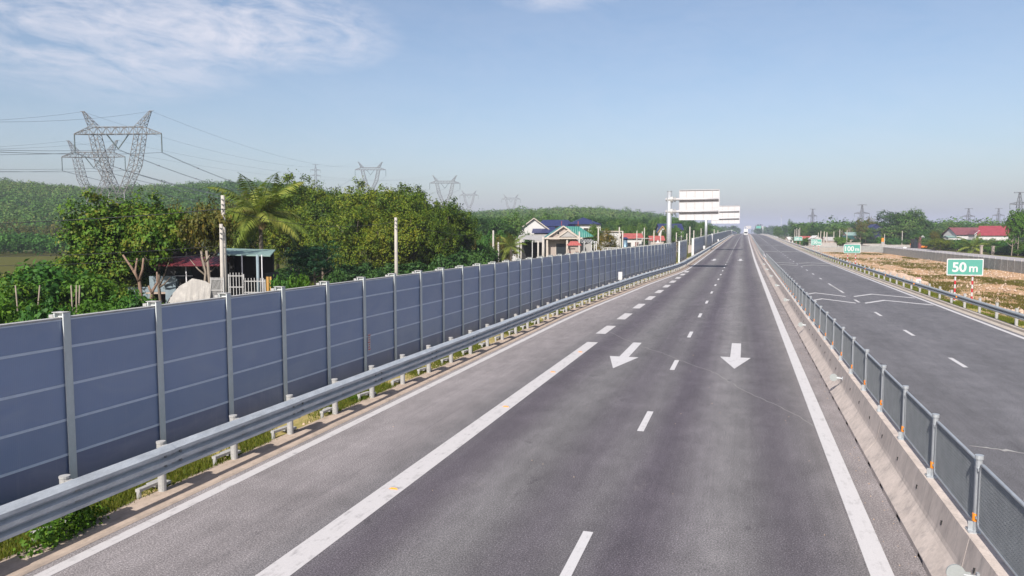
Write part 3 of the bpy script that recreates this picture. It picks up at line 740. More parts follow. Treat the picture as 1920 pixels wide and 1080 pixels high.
# ------------------------------------------------------------------ vegetation
def unit(v): return v / np.maximum(np.linalg.norm(v, axis=1, keepdims=True), 1e-9)
def leaf_quads(rng, pos, nrm, size, stretch=1.7, rnd=.55):
    n = len(pos); nn = unit(nrm + rng.normal(0, rnd, (n, 3)))
    tng = unit(np.cross(nn, rng.normal(0, 1, (n, 3)))); bt = np.cross(nn, tng)
    s = (size * rng.uniform(.65, 1.3, n))[:, None]
    a = pos - tng * s * .5; c = pos + tng * s * .5; m = pos + nn * s * .08
    b = m + bt * s * .5 / stretch; d = m - bt * s * .5 / stretch
    v = np.stack([a, b, c, d], 1).reshape(-1, 3); return v, np.arange(4 * n).reshape(n, 4)
def crown_mesh(name, seed, lobes, n, size, mat, per=34, crad=.28, flat=.75, shell=(.70, 1.02), stretch=1.7, upb=.55):
    rng = np.random.default_rng(seed); L = np.array(lobes, float)      # cx cy cz rx ry rz
    k = max(4, n // per); wgt = (L[:, 3] * L[:, 4] + L[:, 3] * L[:, 5]); li = rng.choice(len(L), k, p=wgt / wgt.sum())
    d = unit(rng.normal(0, 1, (k, 3))); d[:, 2] = np.where(rng.random(k) < .6, np.abs(d[:, 2]), d[:, 2])
    r = rng.uniform(shell[0], shell[1], k)[:, None] * (1 + .16 * rng.normal(0, 1, (k, 1)).clip(-1.5, .6) * .6)
    cc = L[li, :3] + d * L[li, 3:] * r
    rad = crad * L[li, 3:].mean(1) * rng.uniform(.6, 1.35, k); ti = rng.random(k)
    ci = rng.integers(0, k, n); o = rng.normal(0, .62, (n, 3)).clip(-1.6, 1.6)
    pos = cc[ci] + o * rad[ci][:, None] * np.array([1, 1, flat])
    nrm = o * .5 + d[ci] * .6 + np.array([0, 0, upb])
    v, f = leaf_quads(rng, pos, nrm, size, stretch)
    tint = (.55 * ti[ci] + .45 * rng.random(n)).clip(0, 1)
    return np_mesh(name, v, f, mat, tint)
def trunk_mesh(name, seed, h, r, limbs, mat, lean=.0, spread=1.0, split=.45, n=8):
    rr = random.Random(seed); mb = MB(); pts = []; x = y = 0
    k = 6
    for i in range(k + 1):
        t = i / k; pts.append((x, y, h * t)); x += rr.uniform(-.05, .05) * h * .4 + lean * h / k; y += rr.uniform(-.05, .05) * h * .4
    mb.tube(pts, [r * (1.25 if i == 0 else 1) * (1 - .75 * i / k) for i in range(k + 1)], n)
    for j in range(limbs):
        t = split + (1 - split) * rr.random() * .8; b = Vector(pts[int(t * k)]); a = rr.uniform(0, 6.28); ln = h * rr.uniform(.28, .5) * spread
        e = b + Vector((math.cos(a) * ln, math.sin(a) * ln, ln * rr.uniform(.35, .9))); m = (b + e) / 2 + Vector((0, 0, -.06 * ln))
        mb.tube([b, m, e], [r * .45, r * .28, r * .1], 6)
    return mb.mesh(name, mat, True, fix=True)
def round_lobes(seed, n, R_, hz, zc):
    rr = random.Random(seed); L = [(0, 0, zc, R_ * .72, R_ * .72, hz * .72)]
    for i in range(n):
        a = 6.283 * i / n + rr.uniform(-.4, .4); q = rr.uniform(.35, .62) * R_; zz = zc + rr.uniform(-.45, .5) * hz; s = rr.uniform(.36, .56)
        L.append((math.cos(a) * q, math.sin(a) * q, zz, R_ * s, R_ * s, hz * s * 1.05))
    return L
# unit-size prototypes: crowns of radius 1 and height 2 centred at z = 1.15 above the trunk foot, scaled when placed
def proto(kind, seed, n, size, mat, lob=7, barkm='bark', **kw):
    c = crown_mesh('crown', seed, round_lobes(seed, lob, 1.0, kw.pop('hz', .95), kw.pop('zc', 1.2)), n, size, M[mat], **kw)
    t = trunk_mesh('trunk', seed, 1.5, .055, 6, M[barkm], spread=1.0); return (c, t)
PR = {
 'big_a': proto('a', 1, 36000, .052, 'leaf_a', 13, hz=1.08, zc=1.04, per=52, crad=.19, shell=(.4, 1.04)),
 'mango0': proto('b', 2, 22000, .052, 'leaf_b', 11, per=60, crad=.21, zc=1.02, hz=1.08, shell=(.35, .97)), 'mango1': proto('b', 3, 22000, .052, 'leaf_b', 10, per=60, crad=.21, zc=1.02, hz=1.08, shell=(.35, .97)), 'mango2': proto('b', 4, 22000, .052, 'leaf_b', 12, per=60, crad=.20, zc=1.02, hz=1.08, shell=(.35, .97)),
 'deep0': proto('c', 5, 6500, .085, 'leaf_c', 8), 'deep1': proto('c', 6, 6500, .085, 'leaf_c', 7), 'deep2': proto('f', 16, 6500, .085, 'leaf_f', 9), 'deep3': proto('f', 17, 6500, .085, 'leaf_f', 7),
 'olive0': proto('e', 7, 5200, .075, 'leaf_e', 6, 'bark_pale', shell=(.4, 1.05), per=16), 'olive1': proto('e', 8, 4200, .08, 'leaf_e', 5, 'bark_pale', shell=(.4, 1.05), per=16),
 'feather': proto('d', 9, 7500, .055, 'leaf_d', 7, 'bark_pale', per=50, flat=.35, shell=(.5, 1.05)),
 'shrub0': proto('g', 10, 5000, .10, 'leaf_g', 6, zc=.7, hz=.75, per=30), 'shrub1': proto('g', 11, 4600, .12, 'leaf_h', 6, zc=.7, hz=.75, per=24), 'shrub2': proto('g', 12, 5600, .075, 'leaf_a', 6, zc=.7, hz=.75, per=40),
 'high': proto('h', 18, 2600, .085, 'leaf_e', 6, 'bark_pale', zc=1.72, hz=.46, per=18, crad=.22, shell=(.4, 1.05)),
 'high_a': proto('h', 19, 6500, .075, 'leaf_a', 8, 'bark', zc=1.62, hz=.56, per=30, crad=.2),
 'young': proto('y', 20, 3000, .11, 'leaf_g', 7, 'bark_pale', zc=1.35, hz=.85, per=14, crad=.2, shell=(.45, 1.05)),
 'under': proto('c', 14, 4600, .12, 'leaf_c', 6, zc=.7, hz=.75, per=24),
 'dry': proto('dry', 13, 900, .07, 'leaf_dry', 5, 'bark_pale', per=8, shell=(.3, 1.05)),
}
# bare twiggy tree
def bare_mesh(seed):
    rr = random.Random(seed); mb = MB()
    def br(p, d, l, r, lev):
        e = p + d * l; mb.tube([p, e], [r, r * .6], 5 if lev < 3 else 4)
        if lev >= 5: return
        for _ in range(3 if lev < 4 else 2):
            nd = (d + Vector((rr.uniform(-.75, .75), rr.uniform(-.75, .75), rr.uniform(-.15, .5)))).normalized(); br(e, nd, l * rr.uniform(.55, .8), r * .6, lev + 1)
    br(Vector((0, 0, 0)), Vector((0, 0, 1)), .62, .05, 0); return mb.mesh('trunk', M['bark_pale'], fix=False)
BARE = bare_mesh(5)
def tree(kind, X, Y, zt, rad, label, group=None, name='broadleaf_tree', cat='tree', zbase=None, sy=None):
    z0 = zbase if zbase is not None else ground_z(X, Y)
    h = zt - z0; root = empty(name, (X, Y, z0), random.uniform(0, 6.28), label, cat, group)
    c, t = PR[kind]
    top = 2.15 if not kind.startswith(('shrub', 'under')) else 1.45
    s = (rad, rad, h / top)
    a = link_mesh('crown', c, root); a.scale = s
    b = link_mesh('trunk', t, root); b.scale = (min(rad, h / top * 1.3) * (.45 if kind.startswith(('shrub', 'under')) else 1),) * 2 + (h / top * (.42 if kind.startswith(('shrub', 'under')) else 1),)
    return root
def ptree(kind, px, ytop, d, wpx, label, group=None, name='broadleaf_tree', **kw):
    X, Y = at(px, d)
    if -13.5 - wpx / 2 * d / F < X - sx(Y) < 15 + wpx / 2 * d / F and Y > 100: return None
    return tree(kind, X, Y, zat(ytop, d), wpx / 2 * d / F, label, group, name, **kw)

# --- near left: garden trees and shrubs behind the wall
ptree('big_a', 228, 344, 50, 236, 'large leafy tree with a broad round crown left of the shed')
ptree('olive0', 372, 352, 57, 130, 'thin yellowing tree between the big leafy tree and the palm')
ptree('olive1', 330, 366, 60, 90, 'sparse olive tree with yellow flowers behind the big leafy tree')
ptree('big_a', 318, 420, 54, 120, 'lower dark leafy tree leaning over the shed roof')
for i, (px, yt, d, w, k) in enumerate([(575, 326, 92, 120, 'mango2'), (628, 352, 86, 130, 'mango0'), (700, 336, 90, 150, 'mango1'), (742, 350, 84, 130, 'mango2'), (792, 344, 92, 140, 'mango0'),
     (838, 366, 86, 110, 'mango1'), (868, 398, 90, 60, 'mango2'), (665, 372, 80, 120, 'mango1'), (770, 376, 80, 130, 'mango0'), (545, 372, 88, 110, 'mango0'), (820, 400, 80, 90, 'mango2'), (725, 400, 78, 110, 'mango1'), (605, 395, 84, 100, 'mango1')]):
    ptree(k, px, yt - 9, d, w * 1.06, 'dense olive green tree in the tall grove behind the blue wall', 'grove trees behind the wall')
for px, yt, d, w, k in [(520, 338, 100, 110, 'mango1'), (462, 350, 96, 90, 'olive0'), (560, 330, 104, 110, 'mango2'), (440, 372, 80, 90, 'mango0'), (655, 338, 96, 120, 'mango2'), (770, 338, 98, 110, 'mango1'), (600, 334, 100, 110, 'mango0'), (725, 334, 100, 120, 'mango0')]:
    ptree(k, px, yt - 9, d, w * 1.06, 'dense olive green tree in the tall grove behind the blue wall', 'grove trees behind the wall')
ptree('high', 385, 396, 45.2, 120, 'thin canopied tree shading the red awning of the shed')
ptree('high_a', 300, 392, 46, 150, 'leafy bough of a tree shading the blue outbuilding')
ptree('shrub2', 238, 532, 38, 90, 'bushy green shrub in the thicket behind the near end of the wall', 'thicket shrubs', 'shrub', cat='shrub')
ptree('feather', 592, 436, 64, 120, 'feathery blue-green tree in front of the grove')
ptree('feather', 560, 452, 68, 70, 'smaller feathery blue-green tree right of the shed')
for i, (px, yt, d, w, k) in enumerate([(20, 545, 26, 190, 'shrub0'), (95, 560, 27, 170, 'shrub2'), (175, 545, 28, 160, 'shrub0'), (245, 542, 32, 120, 'shrub1'), (10, 505, 36, 170, 'shrub2'), (85, 488, 40, 190, 'shrub1'),
     (150, 500, 40, 150, 'shrub0'), (205, 510, 42, 120, 'shrub2'), (40, 498, 48, 150, 'shrub1'), (135, 470, 56, 120, 'shrub0'), (60, 560, 24, 130, 'shrub1'), (-40, 520, 32, 160, 'shrub0'), (285, 548, 36, 70, 'shrub0'), (555, 500, 46, 60, 'shrub0'), (530, 515, 44, 50, 'shrub1')]):
    ptree(k, px, yt, d, w, 'bushy green shrub in the thicket behind the near end of the wall', 'thicket shrubs', 'shrub', cat='shrub')
for px, yt, d, w in [(560, 500, 96, 120), (620, 498, 98, 120), (690, 490, 98, 130), (760, 486, 98, 130), (830, 480, 98, 120), (880, 470, 100, 90), (540, 505, 80, 90), (670, 490, 70, 90), (760, 488, 72, 100), (845, 470, 76, 80), (885, 462, 80, 70), (905, 455, 90, 70), (700, 500, 66, 60), (630, 500, 62, 60), (810, 492, 66, 60)]:
    ptree('under', px, yt, d, w, 'dark undergrowth bush at the foot of the grove', 'undergrowth bushes', 'shrub', cat='shrub')
def stems(px, d, pts, rads, label, mat, name='pruned_tree'):
    X, Y = at(px, d); z0 = -1.5; root = empty(name, (X, Y, z0), YAW, label, 'tree')
    mb = MB()
    for P_, r in zip(pts, rads): mb.tube([((x - px) * d / F, .04 * i, zat(y, d) - z0) for i, (x, y) in enumerate(P_)], r, 8)
    mb.build('trunk', M[mat], root, True, fix=True)
stems(262, 42, [[(263, 590), (262, 560), (258, 525), (243, 500), (228, 478)], [(258, 527), (252, 510), (256, 484)], [(260, 525), (266, 505), (268, 484)]], [[.12, .11, .09, .065, .05], [.07, .06, .05], [.075, .065, .055]], 'pruned pinkish tree with three cut limbs by the grey wall', 'bark_pink')
stems(285, 42, [[(278, 590), (279, 566), (283, 545), (292, 530), (291, 510)], [(283, 550), (277, 540), (276, 536)]], [[.11, .10, .09, .065, .045], [.07, .065, .05]], 'crooked stump with one bent limb beside the dark doorway', 'bark_pink')
stems(380, 44, [[(376, 590), (381, 540), (384, 510), (378, 485), (375, 470)]], [[.09, .08, .07, .06, .05]], 'slender bent trunk in front of the tarpaulin', 'bark_pale', 'slender_tree')
stems(392, 44, [[(394, 590), (392, 540), (389, 500), (386, 470)], [(386, 490), (393, 478)]], [[.11, .10, .09, .07], [.05, .03]], 'straight slender trunk next to the concrete pole', 'bark_pale', 'slender_tree')
for i, (px, a) in enumerate([(30, -6), (62, 8), (132, -3), (138, 1), (142, 3)]):
    stems(px, 30, [[(px, 640), (px + a / 2, 575), (px + a, 535)]], [[.035, .03, .025]], ['bare thin stake leaning left in the thicket', 'bare thin stake leaning right in the thicket', 'left one of three thin bare stems in the thicket', 'middle one of three thin bare stems in the thicket', 'right one of three thin bare stems in the thicket'][i], 'bark_pale', 'thin_stem')

# --- palms
def palm_meshes(seed, nf, L, mat='frond'):
    rng = np.random.default_rng(seed); V = []; Fq = []; tt = []; nb = 0; rb = MB()
    for i in range(nf):
        az = 2.4 * i + rng.uniform(-.3, .3); el = R(70 - 95 * (i / nf) + rng.uniform(-8, 8)); ln = L * rng.uniform(.8, 1.08); tn = rng.random()
        p = np.zeros(3); pts = [p.copy()]; e = el
        for k in range(12):
            st = ln / 12; p = p + st * np.array([math.cos(e) * math.cos(az), math.cos(e) * math.sin(az), math.sin(e)]); pts.append(p.copy()); e -= R(2.2 + 7.5 * (k / 12) ** 1.5 + 2 * math.cos(el))
        rb.tube(pts, [.05 * L / 4 * (1 - .8 * k / 12) for k in range(13)], 4)
        side = np.array([-math.sin(az), math.cos(az), 0])
        for k in range(2, 13):
            for sub in (0, .25, .5, .75):
                q = pts[k - 1] + (pts[k] - pts[k - 1]) * sub; dr = unit((pts[k] - pts[k - 1])[None])[0]
                l = L * .24 * math.sin(math.pi * min(1, (k + sub) / 13.5 + .12)) ** .7
                for s in (-1, 1):
                    d = dr * .55 + side * s * .85 + np.array([0, 0, -.28 + rng.uniform(-.2, .15)]); d /= np.linalg.norm(d)
                    mid = q + d * l * .5; tip = q + d * l + np.array([0, 0, -.22 * l]); w = .02 * L * .5
                    V += [q, mid + dr * w, tip, mid - dr * w]; Fq.append([nb, nb + 1, nb + 2, nb + 3]); nb += 4; tt.append(min(1, max(0, tn * .6 + rng.random() * .4)))
    return np_mesh('fronds', np.array(V), np.array(Fq), M[mat], np.array(tt)), rb.mesh('frond_ribs', M['frond'] if mat == 'frond' else M[mat])
PF, PRB = palm_meshes(3, 26, 4.2); PF2, PRB2 = palm_meshes(4, 14, 2.6); PD, PDR = palm_meshes(9, 7, 3.6, 'leaf_dry')
def palm(px, ycrown, d, label, big=True, scale=1.0, dry=True):
    X, Y = at(px, d); z0 = ground_z(X, Y); zc = zat(ycrown, d) - z0
    root = empty('palm_tree', (X, Y, z0), 1.1 + px * .01, label, 'palm')
    mb = MB(); mb.tube([(0.25 * (1 - t) ** 2, 0, zc * t) for t in (0, .25, .5, .75, 1)], [.26, .19, .17, .16, .15], 10); mb.build('trunk', M['bark_pale'], root, True, fix=True)
    f = link_mesh('crown', PF if big else PF2, root, (0, 0, zc)); f.scale = (scale,) * 3; rbb = link_mesh('frond_ribs', PRB if big else PRB2, f)
    if dry:
        e = link_mesh('dry_fronds', PD, root, (0, 0, zc - .25), 0); e.scale = (.8, .8, .7); link_mesh('frond_ribs', PDR, e)
palm(490, 404, 60, 'tall coconut palm with drooping yellow-green fronds behind the shed', True, 1.2)
palm(958, 462, 100, 'short young palm in front of the house with porch', False, 1.1, False)
palm(1822, 462, 205, 'low yellow-green palm beside the service road', False, 2.0, False)
# strappy plant right of the shed
rng = np.random.default_rng(21); n = 260; az = rng.uniform(0, 6.28, n); el = rng.uniform(.15, 1.3, n); l = rng.uniform(.5, 1.0, n)
base = np.stack([rng.normal(0, .25, n), rng.normal(0, .25, n), rng.uniform(.4, 1.6, n)], 1); d = np.stack([np.cos(el) * np.cos(az), np.cos(el) * np.sin(az), np.sin(el)], 1)
sd = np.stack([-np.sin(az), np.cos(az), 0 * az], 1) * .05; mid = base + d * l[:, None] * .55; tip = base + d * l[:, None] + np.array([0, 0, -.25]) * l[:, None]
v = np.stack([base, mid + sd, tip, mid - sd], 1).reshape(-1, 3)
X, Y = at(553, 38); o = link_mesh('dracaena_plant', np_mesh('dracaena_plant', v, np.arange(4 * n).reshape(n, 4), M['leaf_g'], rng.random(n)), None, (X, Y, .1)); tag(o, 'bright green strappy plant right of the shed above the wall', 'plant')
# weed clump at a rail post
rng = np.random.default_rng(8); n = 1500; pos = unit(rng.normal(0, 1, (n, 3))) * rng.random((n, 1)) ** .4 * np.array([.24, .40, .30]) + np.array([0, 0, .2]); pos[:, 2] = np.abs(pos[:, 2])
pos += np.where(rng.random((n, 1)) < .4, np.array([-.10, .42, -.06]), np.array([0, 0, 0])) + np.where(rng.random((n, 1)) < .25, np.array([.02, -.38, -.10]), np.array([0, 0, 0])); pos[:, 2] = np.abs(pos[:, 2]); pos *= rng.uniform(.85, 1.25, (n, 1))
v, f = leaf_quads(rng, pos, pos - np.array([0, 0, .1]) + np.array([0, 0, .3]), .075)
c = LP(-9.42, 8.15); o = link_mesh('weed', np_mesh('weed', v, f, M['leaf_g'], rng.random(n)), None, c); tag(o, 'bright green weed clump under the left guard rail', 'weed')
for i, (yy, sc) in enumerate([(25.6, .5), (17.4, .35)]):
    o = link_mesh('weed', bpy.data.objects['weed'].data, None, LP(-9.75, yy), i + 1); o.scale = (sc,) * 3; tag(o, ['small weed by the rail posts farther along', 'tiny weed tuft beside a rail post'][i], 'weed')

# --- mid-distance trees behind the houses (left)
rt = random.Random(4)
def belt(pxs, ytop, d0, d1, wpx, kinds, label, group, jit=6):
    for px in pxs:
        d = rt.uniform(d0, d1); ptree(rt.choice(kinds), px + rt.uniform(-jit, jit), ytop(px) + rt.uniform(-4, 5), d, wpx * rt.uniform(.75, 1.35), label, group)
belt(range(880, 962, 13), lambda p: 398 + (p - 880) * .05, 150, 190, 50, ['deep0', 'deep2', 'deep1', 'mango1'], 'green tree in the belt left of the villa', 'trees left of the villa')
belt(range(885, 962, 14), lambda p: 430, 112, 135, 46, ['deep2', 'olive1', 'shrub1', 'deep0'], 'lower tree before the belt, left of the house with porch', 'lower trees left of the house')
belt(range(1000, 1270, 13), lambda p: 401 + (p - 1000) * .03, 235, 300, 40, ['deep0', 'deep1', 'deep2', 'deep3'], 'dark green tree in the belt behind the houses', 'trees behind the houses')
belt(range(1110, 1270, 15), lambda p: 419, 190, 225, 32, ['deep0', 'deep2', 'deep3', 'mango0'], 'mid green tree nearer than the belt behind the houses', 'nearer trees by the houses')
belt(range(1262, 1365, 10), lambda p: 409 + (p - 1262) * .12, 260, 380, 26, ['deep0', 'deep1', 'deep2', 'deep3'], 'dark green tree beyond the second sign', 'trees beyond the signs')
ptree('deep3', 1112, 418, 140, 42, 'round green tree between the green roof and the white block')
ptree('olive0', 1142, 423, 138, 48, 'yellow-brown tree right of the green roofed house')
ptree('olive1', 1120, 448, 128, 34, 'low yellow-green tree by the lean-to frame')
ptree('deep0', 992, 434, 128, 24, 'dark round tree in front of the white gable')
ptree('dry', 1330, 422, 240, 26, 'brownish dry tree right of the second sign pole')
ptree('dry', 1350, 425, 250, 22, 'small brown dry tree near the end of the tree belt')
ptree('dry', 1268, 446, 180, 26, 'dry brown bush left of the gap in the wall')
X, Y = at(1035, 150); o = link_mesh('bare_tree', BARE, None, (X, Y, -1.5)); o.scale = (3, 3, 2.6); tag(o, 'bare leafless tree in front of the blue roof', 'tree')

# --- right side
ptree('deep0', 1672, 394, 335, 60, 'left half of the great dark tree, tall and billowing'); ptree('deep3', 1706, 391, 325, 66, 'great broad dark tree rising above the right-hand wood')
ptree('deep1', 1727, 408, 322, 44, 'right shoulder of the great tree, slightly lower'); ptree('deep2', 1690, 420, 315, 90, 'dark spreading tree under the great tree')
ptree('olive1', 1612, 404, 330, 26, 'thin tall tree left of the great tree'); ptree('olive1', 1632, 402, 340, 30, 'tall wispy tree next to the great tree')
ptree('deep2', 1622, 424, 330, 40, 'grey-green tree in front of the wispy tall trees')
X, Y = at(1590, 345); o = link_mesh('bare_tree', BARE, None, (X, Y, -1.5)); o.scale = (5.5, 5.5, 4.6); tag(o, 'leafless tree left of the wispy trees, standing above the wood', 'tree')
belt(range(1500, 1660, 11), lambda p: 421, 350, 400, 30, ['deep0', 'deep2', 'deep3', 'mango0'], 'green tree in the wood behind the far right-hand plots', 'wood behind the far plots')
belt(range(1730, 1960, 13), lambda p: 419, 330, 390, 34, ['deep0', 'deep2', 'deep3'], 'green tree in the wood behind the red roofs', 'wood behind the red roofs')
belt(range(1715, 1800, 14), lambda p: 432, 265, 300, 36, ['deep0', 'deep2', 'mango1'], 'dark tree behind the roadside kiosk', 'trees behind the kiosk')
def sdep(p): return float(np.interp(p, [1680, 1800, 1920, 1980], [295, 228, 186, 170]))
for p_ in range(1735, 1960, 9): belt([p_], lambda p: 449, sdep(p_), sdep(p_) + 26, 38, ['shrub0', 'shrub1', 'shrub2', 'deep2', 'mango1'], 'green bush along the far side of the service road', 'bushes along the service road')
for p_ in range(1850, 1960, 12): belt([p_], lambda p: 460, sdep(p_) - 2, sdep(p_) + 5, 36, ['shrub0', 'shrub2'], 'low bush at the right end of the service road', 'low bushes on the right')
belt(range(1640, 1735, 15), lambda p: 446, 300, 318, 34, ['deep0', 'deep1', 'shrub1'], 'low dark bush under the great tree', 'bushes under the great tree')
ptree('mango1', 1762, 443, 232, 44, 'olive bush left of the low palm'); ptree('olive0', 1752, 428, 236, 22, 'thin bare-topped tree behind the olive bush')
ptree('dry', 1868, 448, 215, 24, 'dry brown bush below the red roof'); ptree('deep3', 1860, 424, 330, 34, 'pale green umbrella shaped tree above the roofs')
for px, yt, w, lb in ((1896, 404, 34, 'slim young tree, left of three at the right edge'), (1908, 392, 44, 'slim young tree, tallest of three at the right edge'), (1926, 398, 44, 'slim young tree cut by the right edge')):
    ptree('young', px, yt, 190, w, lb, None, 'young_tree')
belt(range(1455, 1505, 8), lambda p: 415 + abs(p - 1482) * .3, 520, 600, 16, ['deep2', 'deep0'], 'hazy tree left of the far right-hand wood', 'hazy trees by the road end')
belt(range(1500, 1660, 12), lambda p: 444, 300, 345, 22, ['shrub1', 'deep0', 'shrub0'], 'small bush between the far right-hand plots', 'bushes between the plots')

# --- forested hill
def ridge(px): return float(np.interp(px, [-500, -100, 0, 130, 200, 300, 400, 480, 560, 700, 880, 960, 1100, 1180, 1250, 1330, 1420], [325, 333, 340, 350, 355, 350, 344, 343, 352, 374, 399, 393, 390, 396, 405, 424, 432]))
def rdepth(px): return float(np.interp(px, [-500, 600, 900, 1400], [560, 600, 720, 820]))
hpx = list(range(-500, 1440, 20)); ts = [0, .12, .25, .4, .55, .7, .82, .92, 1.0, 1.1, 1.25, 1.5]
def hill_pt(px, t):
    D = rdepth(px); d0 = 230; d = d0 + (D - d0) * t; zr_ = zat(ridge(px), D) - 8.5
    s = t if t <= 1 else max(0, 2 - t * 1.0 - (t - 1))
    sm = s * s * (3 - 2 * s); z = -1.6 + (zr_ + 1.6) * sm; X, Y = at(px, d); return X, Y, z, d
vs = [hill_pt(p, t)[:3] for p in hpx for t in ts]; n = len(ts)
hill = MB().add(vs, [(i * n + j, (i + 1) * n + j, (i + 1) * n + j + 1, i * n + j + 1) for i in range(len(hpx) - 1) for j in range(n - 1)]).build('hill', M['hill'], smooth=True)
tag(hill, 'long low wooded hill behind the houses on the left', 'hill', None, 'structure')
def forest(name, pts, leaves, lsize, mat, label, hmin=6, hmax=10, seed=1, cat='forest', flat=.8):
    rng = np.random.default_rng(seed); P_ = np.array(pts); k = len(P_)
    hh = rng.uniform(hmin, hmax, k); rr_ = hh * rng.uniform(.34, .5, k); tt = (.5 + .38 * np.sin(P_[:, 0] * .021 + 1.5 * np.sin(P_[:, 1] * .013)) * np.cos(P_[:, 1] * .017) + .28 * rng.normal(0, 1, k)).clip(0, 1)
    big = rng.random(k) < .06; hh[big] *= 1.3
    ci = np.repeat(np.arange(k), leaves); n = len(ci); d = unit(rng.normal(0, 1, (n, 3))); d[:, 2] = np.abs(d[:, 2]) * np.where(rng.random(n) < .8, 1, -1)
    lump = 1 + .22 * np.sin(d[:, 0] * 5 + ci) * np.cos(d[:, 1] * 5 + ci * 1.7)
    pos = P_[ci] + d * (rr_[ci] * lump * rng.uniform(.75, 1.03, n))[:, None] * np.array([1, 1, 1.0]); pos[:, 2] += hh[ci] - rr_[ci]
    v, f = leaf_quads(rng, pos, d + np.array([0, 0, .5]), lsize, 1.1, .5)
    o = link_mesh(name, np_mesh(name, v, f, M[mat], (tt[ci] * .65 + rng.random(n) * .35))); tag(o, label, cat, None, 'stuff'); return o
rng = np.random.default_rng(31); pts = []; 
for _ in range(8200):
    px = rng.uniform(-200, 1400); t = rng.uniform(.08, 1.06) ** .8
    X, Y, z, d = hill_pt(px, t)
    if 100 < px < 1000 and t < .2: continue
    if X - sx(Y) > -24: continue
    pts.append((X, Y, z - .6))
forest('hill_forest', pts, 62, 1.0, 'leaf_f', 'dense green plantation woods covering the hill', 5, 9.5, 1)
pts = []
for _ in range(1500):
    d = rng.uniform(395, 560); px = rng.uniform(1490, 2150); X, Y = at(px, d); pts.append((X, Y, -1.6))
forest('far_wood', pts, 70, 1.2, 'leaf_f', 'flat green wood forming the skyline on the right', 9, 12, 2)
pts = []
for _ in range(900):
    d = rng.uniform(1150, 1900); px = rng.uniform(1240, 1530); X, Y = at(px, d)
    if -14 < X - sx(Y) < 20: continue
    pts.append((X, Y, -1.5 if d > 1500 else -1.5))
forest('road_end_wood', pts, 50, 2.6, 'leaf_c', 'bluish hazy wood where the motorway vanishes', 12, 17, 3)
pts = [(*at(rng.uniform(-150, 180), rng.uniform(190, 235)), -1.6) for _ in range(150)]
forest('meadow_scrub', pts, 150, .55, 'leaf_h', 'strip of green scrub beyond the meadow at the left edge', 3.5, 6, 5, 'scrub')
pts = [(*at(rng.uniform(-150, 180), rng.uniform(245, 290)), -1.6) for _ in range(130)]
forest('meadow_scrub', pts, 130, .6, 'leaf_e', 'brownish thin scrub below the hill at the left edge', 6, 9, 6, 'scrub')

# --- grass
def grass(name, pos, h, w, mat, label, seed):
    rng = np.random.default_rng(seed); n = len(pos); az = rng.uniform(0, 6.28, n); hh = h * rng.uniform(.5, 1.3, n)
    s = np.stack([np.cos(az), np.sin(az), 0 * az], 1) * w; ln = np.stack([rng.normal(0, .35, n), rng.normal(0, .35, n), np.ones(n)], 1) * hh[:, None]
    v = np.stack([pos - s, pos + s, pos + ln], 1).reshape(-1, 3)
    o = link_mesh(name, np_mesh(name, v, np.arange(3 * n).reshape(n, 3), M[mat], rng.random(n))); tag(o, label, 'grass', None, 'stuff')
def nz(x, y): return math.sin(x * 1.9 + 2.1 * math.sin(y * .8)) + math.sin(y * 1.37 + x) + .6 * math.sin(y * 3.1 + x * 4)
rng = np.random.default_rng(5); pos = []
while len(pos) < 42000:
    yy = 4 + 90 * rng.random() ** 1.9; xx = rng.uniform(-10.55, -9.52)
    if nz(xx, yy) + rng.normal(0, .5) > -.35 + max(0, (yy - 14) * .02): pos.append(LP(xx, yy, .012))
grass('grass_strip', np.array(pos), .11, .010, 'grass', 'short yellow-green grass along the foot of the blue wall', 1)
pos = []
while len(pos) < 30000:
    yy = 28 + 150 * rng.random() ** 1.8; xx = 12.5 + abs(rng.normal(0, .75))
    if nz(xx * .7, yy * .5) + rng.normal(0, .5) > -.3: X, Y, _ = RP(xx, yy); pos.append((X, Y, ground_z(X, Y)))
grass('grass_verge', np.array(pos), .16, .02, 'grass', 'green grass behind the right guard rail posts', 2)
pos = []; patches = [(rng.uniform(15, 37), 40 + 210 * rng.random() ** 1.3, rng.uniform(1.2, 4.5), rng.uniform(3, 14)) for _ in range(30)]
for cx, cy, rx, ry in patches:
    for _ in range(int(min(2600, 130 * rx * ry))):
        a = rng.uniform(0, 6.28); r = math.sqrt(rng.random()) * rng.uniform(.6, 1); X, Y = cx + rx * r * math.cos(a), cy + ry * r * math.sin(a)
        if X > 13.5: pos.append((X, Y, ground_z(X, Y) + (bumpn(X, Y) if X > 15.5 else 0) - .02))
grass('field_grass', np.array(pos), .22, .035, 'grass_dry', 'patches of olive and brownish grass on the rubble field', 3)
# stones
def stones(name, pos, s0, s1, label, seed, mat='stone'):
    rng = np.random.default_rng(seed); n = len(pos); o8 = np.array([(1, 0, 0), (0, 1, 0), (-1, 0, 0), (0, -1, 0), (0, 0, .8), (0, 0, -.6)], float)
    fr = np.array([(0, 1, 4), (1, 2, 4), (2, 3, 4), (3, 0, 4), (1, 0, 5), (2, 1, 5), (3, 2, 5), (0, 3, 5)])
    sz = s0 + (s1 - s0) * rng.random(n) ** 2.5; v = pos[:, None, :] + o8[None] * sz[:, None, None] * rng.uniform(.6, 1.3, (n, 6, 3))
    f = (fr[None] + 6 * np.arange(n)[:, None, None]).reshape(-1, 3)
    o = link_mesh(name, np_mesh(name, v.reshape(-1, 3), f, M[mat])); tag(o, label, 'stones', None, 'stuff')
pos = []
for _ in range(12000):
    Y = 34 + 200 * rng.random() ** 1.7; X = rng.uniform(14.2, 38); pos.append((X, Y, ground_z(X, Y) + (bumpn(X, Y) if X > 15.5 else 0)))
